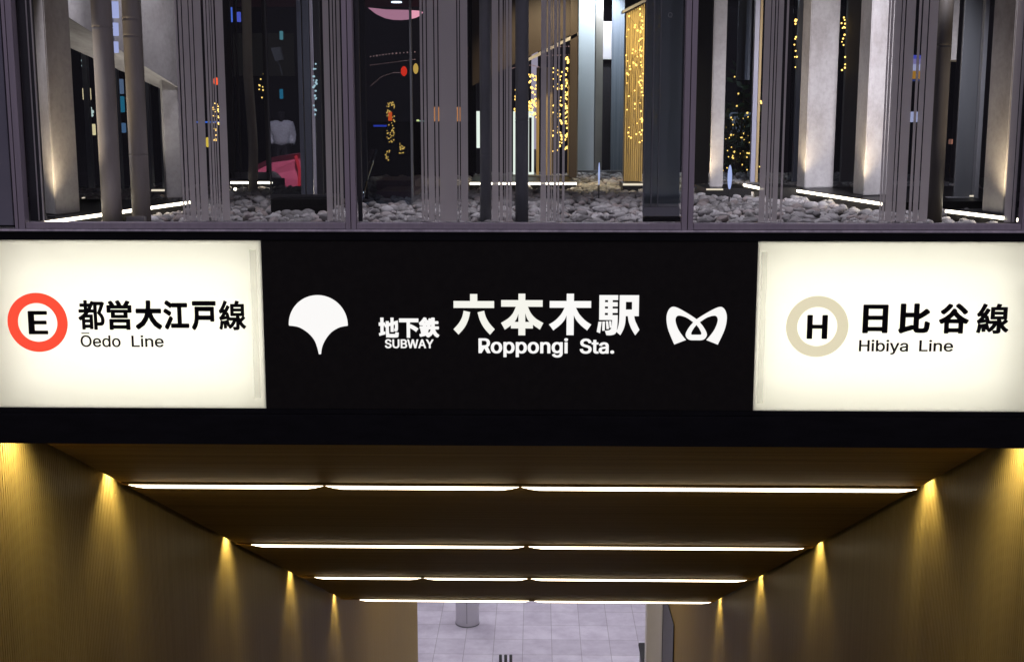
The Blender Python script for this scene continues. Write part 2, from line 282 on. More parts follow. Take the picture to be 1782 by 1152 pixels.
# ------------------------------------------------------------------ lettering: outlines as drawn contours (thousandths of an em)
GLYPHS = {"都":[[[178,282],[171,266],[162,250],[154,235],[154,254],[110,254],[110,291],[85,291],[85,254],[31,254],[31,230],[85,230],[85,188],[15,188],[15,165],[99,165],[71,139],[40,118],[7,99],[24,78],[52,95],[52,-26],[76,-26],[76,-6],[155,-6],[155,-21],[180,-21],[180,131],[98,131],[110,141],[121,153],[132,165],[196,165],[196,188],[151,188],[170,215],[187,244],[202,275]],[[110,230],[151,230],[141,216],[131,202],[120,188],[110,188]],[[76,16],[76,54],[155,54],[155,16]],[[76,75],[76,109],[155,109],[155,75]],[[211,274],[211,-28],[237,-28],[237,249],[303,249],[290,219],[275,185],[259,154],[288,125],[303,98],[307,74],[307,62],[303,53],[297,47],[292,45],[287,43],[280,43],[251,43],[255,35],[257,26],[258,18],[291,18],[300,19],[308,22],[315,26],[325,37],[331,52],[333,72],[329,98],[315,126],[286,157],[304,192],[321,228],[337,263],[318,275],[314,274]]],
"営":[[[109,168],[244,168],[244,127],[109,127]],[[84,188],[84,107],[270,107],[270,188]],[[60,79],[60,-28],[85,-28],[85,-15],[272,-15],[272,-28],[298,-28],[298,79]],[[85,8],[85,56],[272,56],[272,8]],[[145,286],[155,271],[164,254],[171,239],[99,239],[108,243],[100,258],[88,274],[76,289],[53,279],[64,266],[74,252],[82,239],[32,239],[32,169],[56,169],[56,216],[297,216],[297,169],[322,169],[322,239],[267,239],[301,282],[274,291],[264,274],[251,256],[238,239],[179,239],[196,245],[189,261],[179,278],[168,295]]],
"大":[[[161,294],[161,264],[160,230],[156,194],[22,194],[22,167],[152,167],[129,101],[86,41],[15,-6],[23,-12],[30,-20],[35,-27],[106,20],[150,80],[175,147],[209,73],[255,14],[316,-27],[321,-19],[328,-10],[335,-3],[275,37],[229,95],[197,167],[330,167],[330,194],[184,194],[188,230],[189,263],[190,294]]],
"江":[[[34,271],[56,257],[79,243],[96,229],[112,250],[94,263],[72,277],[49,290]],[[15,175],[38,162],[61,149],[79,137],[94,158],[75,170],[52,183],[29,194]],[[27,-6],[48,-23],[70,12],[92,51],[112,90],[93,107],[71,66],[48,27]],[[114,21],[114,-5],[336,-5],[336,21],[235,21],[235,235],[317,235],[317,261],[131,261],[131,235],[207,235],[207,21]]],
"戸":[[[24,273],[24,248],[327,248],[327,273]],[[58,210],[58,130],[55,83],[42,34],[12,-11],[19,-16],[26,-23],[32,-29],[59,6],[75,45],[82,86],[274,86],[274,67],[300,67],[300,210]],[[274,111],[84,111],[85,130],[85,185],[274,185]]],
"線":[[[183,186],[293,186],[293,154],[183,154]],[[183,236],[293,236],[293,206],[183,206]],[[64,66],[67,40],[70,14],[71,-9],[92,-6],[90,18],[87,44],[83,69]],[[29,69],[25,39],[20,11],[12,-14],[33,-22],[40,4],[46,34],[51,65]],[[96,73],[103,53],[109,33],[113,15],[132,21],[128,39],[121,59],[114,78]],[[310,121],[298,108],[285,94],[270,81],[264,94],[258,107],[254,121],[254,133],[318,133],[318,257],[239,257],[254,288],[224,294],[213,257],[159,257],[159,133],[229,133],[229,1],[228,-2],[226,-4],[223,-4],[187,-4],[190,-12],[193,-20],[195,-28],[215,-28],[230,-27],[242,-24],[249,-19],[253,-11],[254,1],[254,67],[272,35],[294,8],[320,-13],[325,-6],[331,2],[338,8],[316,22],[297,41],[280,63],[296,76],[313,90],[329,105]],[[146,104],[146,82],[192,82],[175,50],[153,25],[127,7],[142,-11],[175,14],[203,52],[221,100],[206,105],[201,104]],[[23,84],[33,87],[58,92],[110,100],[114,80],[135,86],[131,109],[124,135],[115,161],[95,156],[105,121],[55,114],[83,149],[109,188],[133,228],[110,242],[102,226],[93,210],[84,195],[48,192],[67,220],[85,252],[100,285],[76,295],[60,257],[43,225],[31,207],[25,197],[18,191],[12,187],[21,163],[27,165],[42,168],[69,172],[57,154],[47,141],[40,132],[31,121],[22,113],[14,109]]],
"六":[[[20,201],[20,174],[331,174],[331,201]],[[108,134],[81,82],[49,33],[15,-8],[42,-26],[75,18],[108,70],[137,125]],[[211,125],[246,74],[280,21],[306,-24],[333,-9],[306,35],[271,87],[236,137]],[[143,284],[155,258],[166,231],[175,209],[203,220],[194,242],[182,268],[169,292]]],
"本":[[[161,294],[161,220],[23,220],[23,194],[129,194],[98,136],[58,86],[13,49],[20,43],[27,35],[32,28],[81,71],[123,128],[155,194],[161,194],[161,64],[79,64],[79,37],[161,37],[161,-28],[189,-28],[189,37],[270,37],[270,64],[189,64],[189,194],[194,194],[226,128],[268,71],[317,28],[323,36],[331,45],[338,51],[291,87],[251,137],[220,194],[328,194],[328,220],[189,220],[189,294]]],
"木":[[[161,294],[161,208],[23,208],[23,182],[149,182],[111,122],[63,70],[10,32],[17,25],[24,17],[29,9],[78,47],[123,96],[161,153],[161,-28],[189,-28],[189,154],[227,97],[272,48],[320,10],[325,18],[333,26],[340,33],[287,71],[239,123],[200,182],[327,182],[327,208],[189,208],[189,294]]],
"駅":[[[79,76],[85,56],[90,36],[93,19],[107,22],[104,40],[99,59],[92,78]],[[53,72],[56,50],[58,27],[58,7],[72,10],[72,29],[70,52],[67,74]],[[28,79],[26,49],[20,21],[10,-1],[25,-10],[36,14],[42,44],[44,76]],[[188,280],[188,147],[186,92],[176,36],[152,-15],[159,-19],[167,-24],[173,-29],[197,22],[209,80],[212,136],[244,136],[259,67],[284,11],[322,-29],[327,-22],[333,-14],[340,-8],[305,26],[282,76],[268,136],[324,136],[324,280]],[[212,256],[300,256],[300,161],[212,161]],[[87,206],[87,174],[53,174],[53,206]],[[30,280],[30,99],[140,99],[137,45],[131,58],[124,72],[117,86],[104,82],[112,66],[120,50],[124,36],[136,41],[133,18],[130,4],[126,-4],[124,-6],[121,-7],[116,-8],[88,-6],[91,-13],[93,-21],[94,-28],[126,-28],[134,-26],[140,-23],[146,-18],[153,0],[158,41],[163,110],[164,120],[109,120],[109,153],[153,153],[153,174],[109,174],[109,206],[153,206],[153,227],[109,227],[109,258],[160,258],[160,280]],[[87,227],[53,227],[53,258],[87,258]],[[87,153],[87,120],[53,120],[53,153]]],
"地":[[[150,262],[150,166],[112,150],[122,126],[150,138],[150,28],[155,-2],[171,-16],[202,-20],[289,-20],[317,-14],[331,6],[338,44],[330,46],[321,49],[314,54],[311,23],[303,8],[287,4],[203,4],[185,6],[177,12],[175,27],[175,149],[222,169],[222,50],[247,50],[247,180],[296,201],[296,151],[295,115],[294,97],[292,91],[288,88],[283,88],[260,88],[263,81],[265,73],[266,65],[277,65],[289,66],[299,68],[308,72],[314,79],[318,91],[320,117],[321,163],[321,223],[323,228],[304,235],[299,231],[294,226],[247,207],[247,294],[222,294],[222,196],[175,176],[175,262]],[[12,54],[22,28],[130,77],[124,100],[84,83],[84,185],[126,185],[126,210],[84,210],[84,290],[60,290],[60,210],[15,210],[15,185],[60,185],[60,73]]],
"下":[[[19,268],[19,242],[154,242],[154,-28],[182,-28],[182,158],[223,134],[263,110],[294,88],[312,111],[277,135],[232,161],[187,185],[182,179],[182,242],[331,242],[331,268]]],
"鉄":[[[37,98],[43,76],[48,53],[50,33],[68,38],[65,58],[60,81],[54,103]],[[130,107],[126,85],[120,62],[114,42],[130,37],[150,100]],[[93,296],[71,263],[44,233],[14,209],[26,182],[49,203],[49,182],[83,182],[83,144],[26,144],[26,121],[83,121],[83,21],[20,8],[26,-16],[157,15],[155,36],[105,25],[105,121],[153,121],[153,144],[105,144],[105,182],[141,182],[141,205],[51,205],[66,220],[80,237],[93,254],[114,238],[134,221],[150,205],[162,227],[146,241],[126,257],[105,273],[112,287]],[[232,292],[232,231],[203,231],[211,276],[186,280],[180,239],[169,201],[155,170],[177,157],[185,172],[191,188],[197,207],[232,207],[232,172],[231,139],[163,139],[163,113],[229,113],[216,69],[188,27],[139,-8],[145,-14],[152,-21],[157,-28],[199,2],[228,37],[245,74],[263,32],[288,-2],[320,-27],[325,-19],[332,-11],[338,-5],[301,22],[275,63],[258,113],[332,113],[332,139],[257,139],[258,171],[258,207],[324,207],[324,231],[258,231],[258,292]]],
"日":[[[89,123],[263,123],[263,25],[89,25]],[[89,149],[89,244],[263,244],[263,149]],[[62,270],[62,-24],[89,-24],[89,-1],[263,-1],[263,-22],[291,-22],[291,270]]],
"比":[[[44,-25],[56,-18],[90,-6],[161,18],[159,44],[73,18],[73,160],[160,160],[160,186],[73,186],[73,290],[45,290],[45,24],[43,11],[37,3],[31,-2],[36,-9],[40,-18]],[[187,292],[187,30],[191,0],[204,-15],[230,-19],[284,-19],[311,-10],[324,20],[330,75],[322,78],[312,82],[305,88],[302,38],[295,13],[282,6],[233,6],[221,8],[215,15],[214,30],[214,132],[253,155],[291,181],[325,207],[303,230],[278,206],[247,182],[214,160],[214,292]]],
"谷":[[[206,273],[241,246],[275,217],[301,190],[324,207],[296,233],[262,262],[227,288]],[[118,285],[92,257],[61,230],[28,208],[50,189],[82,214],[115,243],[143,275]],[[174,232],[133,181],[77,137],[13,107],[19,99],[25,90],[29,82],[46,89],[62,97],[78,105],[78,-28],[104,-28],[104,-14],[248,-14],[248,-28],[276,-28],[276,103],[290,95],[304,88],[319,82],[324,90],[331,99],[339,106],[282,132],[230,167],[189,208],[195,217]],[[104,9],[104,89],[248,89],[248,9]],[[89,112],[120,135],[149,160],[174,188],[199,161],[228,135],[260,112]]],
"SUBWAY":[[[224,-9],[197,-8],[172,-4],[149,1],[128,9],[108,19],[91,31],[76,45],[64,60],[54,77],[46,96],[41,115],[38,137],[104,137],[107,123],[110,110],[116,98],[123,88],[132,79],[142,71],[154,64],[166,59],[180,55],[194,52],[209,50],[224,49],[241,50],[257,52],[272,55],[286,60],[299,66],[311,74],[321,82],[329,92],[336,102],[341,114],[345,126],[346,139],[345,151],[342,161],[338,171],[332,179],[325,186],[316,193],[307,199],[296,205],[284,209],[272,214],[259,218],[245,222],[184,239],[154,249],[128,260],[105,274],[86,289],[71,307],[60,326],[54,348],[52,372],[53,393],[58,413],[65,431],[75,448],[87,463],[102,476],[119,488],[138,498],[158,506],[180,511],[203,514],[227,516],[252,514],[275,511],[296,505],[316,498],[334,488],[351,476],[365,463],[377,449],[387,433],[394,415],[399,397],[401,378],[337,378],[334,396],[326,412],[316,426],[302,437],[286,447],[267,453],[247,457],[225,459],[209,458],[194,456],[180,452],[167,448],[156,442],[145,435],[136,427],[129,418],[123,409],[118,398],[116,387],[115,376],[116,363],[119,352],[124,342],[131,334],[139,326],[148,319],[158,313],[169,308],[180,304],[191,300],[202,296],[212,293],[264,279],[312,264],[324,258],[336,252],[347,245],[359,238],[369,229],[379,220],[387,209],[395,198],[401,185],[405,171],[407,155],[408,139],[407,118],[403,99],[396,81],[386,64],[374,48],[360,34],[343,21],[323,11],[302,2],[278,-4],[252,-8]],[[705,-8],[676,-7],[649,-2],[624,5],[601,15],[579,28],[561,43],[545,60],[531,80],[520,101],[513,124],[508,148],[507,173],[507,509],[571,509],[571,178],[572,160],[575,144],[580,128],[587,113],[596,99],[607,87],[619,77],[634,68],[649,61],[667,56],[685,53],[705,52],[726,53],[744,56],[762,61],[777,68],[791,77],[804,87],[814,99],[823,113],[830,128],[835,144],[838,160],[839,178],[839,509],[904,509],[904,173],[902,148],[898,124],[890,101],[879,80],[866,60],[850,43],[831,28],[810,15],[787,5],[762,-2],[734,-7]],[[1024,0],[1024,509],[1205,509],[1230,508],[1253,504],[1274,499],[1293,491],[1309,481],[1323,469],[1335,456],[1345,442],[1352,426],[1358,410],[1361,392],[1362,374],[1361,358],[1359,344],[1355,331],[1350,320],[1344,310],[1337,301],[1329,293],[1320,286],[1310,280],[1300,275],[1290,270],[1279,267],[1279,262],[1291,261],[1303,257],[1315,252],[1327,245],[1338,237],[1349,227],[1358,216],[1366,203],[1373,189],[1378,173],[1381,155],[1382,136],[1381,117],[1377,100],[1372,83],[1364,67],[1354,52],[1341,39],[1326,28],[1308,18],[1288,10],[1265,4],[1239,1],[1210,0]],[[1088,57],[1209,57],[1236,58],[1260,63],[1279,70],[1294,80],[1305,92],[1313,105],[1318,120],[1319,137],[1318,149],[1316,161],[1312,173],[1306,184],[1299,194],[1291,203],[1281,211],[1269,218],[1257,224],[1243,228],[1228,230],[1212,231],[1088,231]],[[1088,285],[1202,285],[1215,286],[1228,288],[1241,291],[1252,296],[1262,302],[1272,309],[1280,317],[1287,326],[1293,337],[1297,348],[1299,359],[1300,372],[1298,388],[1294,403],[1287,417],[1276,429],[1263,439],[1247,446],[1227,450],[1204,452],[1088,452]],[[1575,0],[1436,509],[1502,509],[1583,196],[1595,145],[1607,94],[1617,40],[1609,40],[1620,94],[1631,145],[1644,196],[1726,509],[1800,509],[1882,196],[1894,145],[1906,94],[1917,40],[1908,40],[1919,94],[1930,145],[1943,196],[2023,509],[2089,509],[1950,0],[1875,0],[1788,323],[1771,391],[1756,475],[1770,475],[1755,395],[1738,323],[1650,0]],[[2123,0],[2308,509],[2382,509],[2569,0],[2501,0],[2393,302],[2370,372],[2338,478],[2351,478],[2319,371],[2297,302],[2191,0]],[[2216,142],[2216,199],[2476,199],[2476,142]],[[2789,0],[2789,208],[2602,509],[2677,509],[2778,344],[2808,292],[2815,279],[2822,264],[2828,248],[2835,230],[2809,230],[2816,248],[2823,265],[2830,280],[2837,293],[2866,344],[2967,509],[3041,509],[2854,208],[2854,0]]],
"Roppongi":[[[60,0],[60,509],[236,509],[264,507],[290,504],[313,497],[333,489],[351,478],[367,465],[380,450],[390,433],[399,415],[405,395],[408,374],[409,352],[408,330],[405,309],[399,290],[390,271],[380,255],[367,240],[351,228],[333,217],[312,209],[289,203],[264,199],[236,198],[96,198],[96,255],[234,255],[252,256],[269,258],[284,262],[298,267],[309,273],[319,281],[327,290],[334,300],[339,312],[342,324],[344,338],[345,352],[344,367],[342,380],[339,393],[334,405],[327,415],[319,425],[309,433],[298,440],[284,445],[269,449],[252,451],[233,452],[125,452],[125,0]],[[353,0],[230,229],[303,229],[428,0]],[[656,-8],[631,-7],[608,-2],[586,6],[566,16],[547,30],[531,46],[517,64],[505,85],[495,108],[489,133],[484,159],[483,187],[484,216],[489,243],[495,268],[505,291],[517,312],[531,330],[547,346],[566,360],[586,371],[608,378],[631,383],[656,384],[681,383],[705,378],[727,371],[748,360],[766,346],[782,330],[796,312],[808,291],[818,268],[825,243],[829,216],[830,187],[829,159],[825,133],[818,108],[808,85],[796,64],[782,46],[766,30],[748,16],[727,6],[705,-2],[681,-7]],[[656,46],[674,48],[691,51],[706,57],[719,66],[731,76],[741,89],[749,102],[756,117],[761,134],[765,151],[767,169],[768,187],[767,206],[765,224],[761,242],[756,258],[749,274],[741,287],[731,300],[719,310],[706,319],[691,325],[674,329],[656,330],[638,329],[622,325],[607,319],[594,310],[583,300],[573,287],[564,274],[557,258],[552,242],[548,224],[546,206],[545,187],[546,169],[548,151],[552,134],[557,117],[564,102],[573,89],[583,76],[594,66],[607,57],[622,51],[638,48]],[[917,-143],[917,379],[976,379],[976,319],[982,319],[1001,346],[1008,353],[1016,360],[1025,367],[1036,373],[1047,378],[1061,381],[1076,384],[1093,384],[1116,383],[1138,378],[1158,371],[1177,361],[1194,347],[1209,332],[1223,313],[1234,293],[1243,270],[1249,245],[1253,218],[1254,189],[1253,160],[1249,133],[1243,108],[1234,84],[1223,64],[1210,45],[1195,29],[1177,16],[1158,5],[1138,-2],[1117,-7],[1094,-8],[1077,-7],[1062,-5],[1049,-1],[1037,4],[1026,10],[1017,17],[1009,24],[1002,31],[982,59],[978,59],[978,-143]],[[1084,47],[1101,48],[1117,51],[1131,57],[1144,66],[1155,76],[1165,88],[1173,101],[1180,117],[1185,133],[1189,151],[1191,170],[1192,189],[1191,209],[1189,227],[1185,245],[1180,261],[1173,276],[1165,290],[1155,301],[1144,311],[1131,319],[1117,325],[1101,329],[1084,330],[1067,329],[1052,325],[1038,320],[1025,312],[1014,302],[1004,291],[996,278],[989,263],[984,247],[980,229],[978,210],[977,189],[978,169],[980,150],[984,132],[989,115],[996,100],[1005,86],[1014,75],[1026,65],[1038,57],[1052,51],[1068,48]],[[1341,-143],[1341,379],[1400,379],[1400,319],[1407,319],[1426,346],[1432,353],[1440,360],[1450,367],[1460,373],[1472,378],[1485,381],[1501,384],[1518,384],[1541,383],[1562,378],[1583,371],[1601,361],[1619,347],[1634,332],[1647,313],[1658,293],[1667,270],[1674,245],[1677,218],[1679,189],[1677,160],[1674,133],[1667,108],[1658,84],[1647,64],[1634,45],[1619,29],[1602,16],[1583,5],[1563,-2],[1541,-7],[1518,-8],[1501,-7],[1486,-5],[1473,-1],[1461,4],[1451,10],[1441,17],[1433,24],[1426,31],[1407,59],[1402,59],[1402,-143]],[[1509,47],[1526,48],[1541,51],[1555,57],[1568,66],[1579,76],[1589,88],[1597,101],[1604,117],[1610,133],[1614,151],[1616,170],[1617,189],[1616,209],[1614,227],[1610,245],[1604,261],[1598,276],[1589,290],[1580,301],[1568,311],[1556,319],[1541,325],[1526,329],[1509,330],[1492,329],[1476,325],[1462,320],[1450,312],[1438,302],[1429,291],[1420,278],[1413,263],[1408,247],[1404,229],[1402,210],[1401,189],[1402,169],[1404,150],[1408,132],[1414,115],[1421,100],[1429,86],[1439,75],[1450,65],[1463,57],[1477,51],[1492,48]],[[1920,-8],[1895,-7],[1872,-2],[1850,6],[1830,16],[1811,30],[1795,46],[1781,64],[1769,85],[1759,108],[1752,133],[1748,159],[1747,187],[1748,216],[1752,243],[1759,268],[1769,291],[1781,312],[1795,330],[1811,346],[1830,360],[1850,371],[1872,378],[1895,383],[1920,384],[1945,383],[1969,378],[1991,371],[2011,360],[2030,346],[2046,330],[2060,312],[2072,291],[2082,268],[2088,243],[2093,216],[2094,187],[2093,159],[2088,133],[2082,108],[2072,85],[2060,64],[2046,46],[2030,30],[2011,16],[1991,6],[1969,-2],[1945,-7]],[[1920,46],[1938,48],[1955,51],[1970,57],[1983,66],[1995,76],[2005,89],[2013,102],[2020,117],[2025,134],[2029,151],[2031,169],[2032,187],[2031,206],[2029,224],[2025,242],[2020,258],[2013,274],[2005,287],[1995,300],[1983,310],[1970,319],[1955,325],[1938,329],[1920,330],[1902,329],[1886,325],[1871,319],[1858,310],[1846,300],[1837,287],[1828,274],[1821,258],[1816,242],[1812,224],[1810,206],[1809,187],[1810,169],[1812,151],[1816,134],[1821,117],[1828,102],[1837,89],[1846,76],[1858,66],[1871,57],[1886,51],[1902,48]],[[2242,227],[2242,0],[2181,0],[2181,379],[2240,379],[2240,287],[2230,287],[2240,312],[2252,332],[2265,349],[2280,362],[2297,372],[2315,379],[2335,383],[2355,384],[2374,383],[2392,380],[2408,376],[2423,369],[2437,360],[2449,349],[2460,336],[2469,321],[2476,304],[2481,285],[2484,264],[2485,240],[2485,0],[2424,0],[2424,235],[2423,256],[2418,275],[2411,291],[2401,304],[2388,315],[2374,323],[2357,328],[2338,329],[2325,328],[2312,326],[2300,322],[2289,317],[2278,311],[2269,303],[2261,293],[2254,283],[2249,271],[2245,257],[2243,243]],[[2745,-151],[2724,-150],[2705,-148],[2688,-144],[2672,-140],[2657,-134],[2643,-127],[2631,-119],[2620,-110],[2610,-101],[2602,-91],[2594,-80],[2588,-69],[2639,-41],[2659,-66],[2666,-72],[2674,-78],[2682,-83],[2692,-88],[2703,-92],[2715,-95],[2729,-97],[2745,-97],[2767,-96],[2786,-92],[2804,-85],[2820,-75],[2833,-62],[2842,-47],[2847,-28],[2849,-6],[2849,68],[2844,68],[2824,41],[2818,34],[2810,28],[2800,21],[2790,16],[2778,11],[2765,8],[2750,5],[2733,5],[2710,6],[2689,10],[2669,17],[2650,27],[2633,39],[2618,53],[2604,71],[2593,90],[2584,112],[2577,136],[2573,163],[2572,191],[2573,220],[2577,246],[2584,271],[2593,293],[2604,314],[2617,332],[2633,347],[2650,361],[2669,371],[2689,378],[2711,383],[2734,384],[2751,384],[2766,382],[2779,378],[2791,373],[2802,367],[2811,360],[2819,353],[2826,346],[2845,319],[2851,319],[2851,379],[2910,379],[2910,-9],[2909,-32],[2905,-54],[2898,-73],[2888,-90],[2876,-104],[2862,-117],[2846,-127],[2828,-136],[2809,-142],[2789,-147],[2767,-150]],[[2743,59],[2759,60],[2775,63],[2789,68],[2801,75],[2813,84],[2822,95],[2831,107],[2838,121],[2843,137],[2847,154],[2849,172],[2850,193],[2849,212],[2847,231],[2843,248],[2838,264],[2831,278],[2823,291],[2813,303],[2802,312],[2789,320],[2775,325],[2759,329],[2743,330],[2726,329],[2710,325],[2696,320],[2683,312],[2671,302],[2662,290],[2653,277],[2646,262],[2641,246],[2637,229],[2635,212],[2634,193],[2635,173],[2637,155],[2641,138],[2646,123],[2653,108],[2662,96],[2672,85],[2683,76],[2696,68],[2710,63],[2726,60]],[[3015,0],[3015,379],[3076,379],[3076,0]],[[3046,443],[3038,444],[3030,446],[3023,449],[3017,455],[3011,461],[3007,468],[3005,475],[3004,483],[3005,491],[3007,499],[3011,506],[3017,512],[3023,517],[3030,521],[3038,523],[3046,524],[3055,523],[3063,521],[3070,517],[3077,512],[3082,506],[3086,499],[3088,491],[3089,483],[3088,475],[3086,468],[3082,461],[3077,455],[3070,449],[3063,446],[3055,444]]],
"Sta.":[[[224,-9],[197,-8],[172,-4],[149,1],[128,9],[108,19],[91,31],[76,45],[64,60],[54,77],[46,96],[41,115],[38,137],[104,137],[107,123],[110,110],[116,98],[123,88],[132,79],[142,71],[154,64],[166,59],[180,55],[194,52],[209,50],[224,49],[241,50],[257,52],[272,55],[286,60],[299,66],[311,74],[321,82],[329,92],[336,102],[341,114],[345,126],[346,139],[345,151],[342,161],[338,171],[332,179],[325,186],[316,193],[307,199],[296,205],[284,209],[272,214],[259,218],[245,222],[184,239],[154,249],[128,260],[105,274],[86,289],[71,307],[60,326],[54,348],[52,372],[53,393],[58,413],[65,431],[75,448],[87,463],[102,476],[119,488],[138,498],[158,506],[180,511],[203,514],[227,516],[252,514],[275,511],[296,505],[316,498],[334,488],[351,476],[365,463],[377,449],[387,433],[394,415],[399,397],[401,378],[337,378],[334,396],[326,412],[316,426],[302,437],[286,447],[267,453],[247,457],[225,459],[209,458],[194,456],[180,452],[167,448],[156,442],[145,435],[136,427],[129,418],[123,409],[118,398],[116,387],[115,376],[116,363],[119,352],[124,342],[131,334],[139,326],[148,319],[158,313],[169,308],[180,304],[191,300],[202,296],[212,293],[264,279],[312,264],[324,258],[336,252],[347,245],[359,238],[369,229],[379,220],[387,209],[395,198],[401,185],[405,171],[407,155],[408,139],[407,118],[403,99],[396,81],[386,64],[374,48],[360,34],[343,21],[323,11],[302,2],[278,-4],[252,-8]],[[650,379],[650,327],[453,327],[453,379]],[[511,471],[573,471],[573,98],[573,86],[575,76],[578,68],[583,61],[589,56],[596,53],[606,51],[617,50],[632,51],[648,54],[660,2],[638,-3],[615,-4],[592,-3],[571,2],[554,10],[539,21],[527,35],[518,52],[513,71],[511,93]],[[834,-9],[816,-8],[799,-5],[784,-1],[768,5],[754,12],[742,22],[731,32],[722,45],[714,58],[709,73],[705,90],[704,108],[705,123],[708,138],[712,150],[717,161],[724,171],[732,179],[741,187],[751,193],[763,199],[774,203],[786,207],[799,211],[852,220],[908,227],[918,228],[926,230],[933,232],[939,235],[944,238],[947,243],[949,248],[949,255],[949,257],[949,268],[947,279],[944,288],[941,297],[936,304],[929,311],[922,317],[914,322],[904,326],[894,329],[882,330],[870,331],[857,330],[844,329],[833,326],[823,322],[814,318],[806,313],[798,307],[792,301],[786,294],[781,288],[777,281],[774,274],[715,291],[722,308],[731,322],[741,335],[752,346],[765,355],[778,364],[792,370],[807,375],[822,379],[837,382],[853,384],[868,384],[878,384],[889,383],[901,382],[913,379],[925,376],[937,372],[948,367],[960,360],[970,353],[980,343],[989,333],[996,320],[1003,306],[1007,290],[1010,272],[1011,251],[1011,0],[950,0],[950,52],[946,52],[943,45],[938,38],[932,32],[926,25],[918,18],[910,12],[900,6],[889,1],[877,-3],[864,-6],[849,-8]],[[844,45],[861,46],[876,49],[889,53],[902,59],[913,66],[922,74],[931,83],[937,93],[943,104],[946,115],[949,126],[949,138],[949,190],[947,188],[944,186],[939,184],[933,182],[905,176],[874,171],[849,168],[839,166],[828,164],[818,162],[808,159],[799,155],[791,150],[784,145],[777,139],[772,132],[769,124],[767,115],[766,105],[766,95],[768,87],[771,79],[776,72],[781,66],[788,61],[795,56],[804,52],[813,49],[823,47],[833,46]],[[1158,-4],[1149,-4],[1141,-1],[1133,3],[1126,9],[1120,16],[1116,24],[1114,32],[1113,41],[1114,50],[1116,59],[1120,66],[1126,73],[1133,79],[1141,83],[1149,86],[1158,87],[1168,86],[1176,83],[1184,79],[1191,73],[1197,66],[1201,59],[1203,50],[1204,41],[1203,32],[1201,24],[1197,16],[1191,9],[1184,3],[1176,-1],[1168,-4]]],
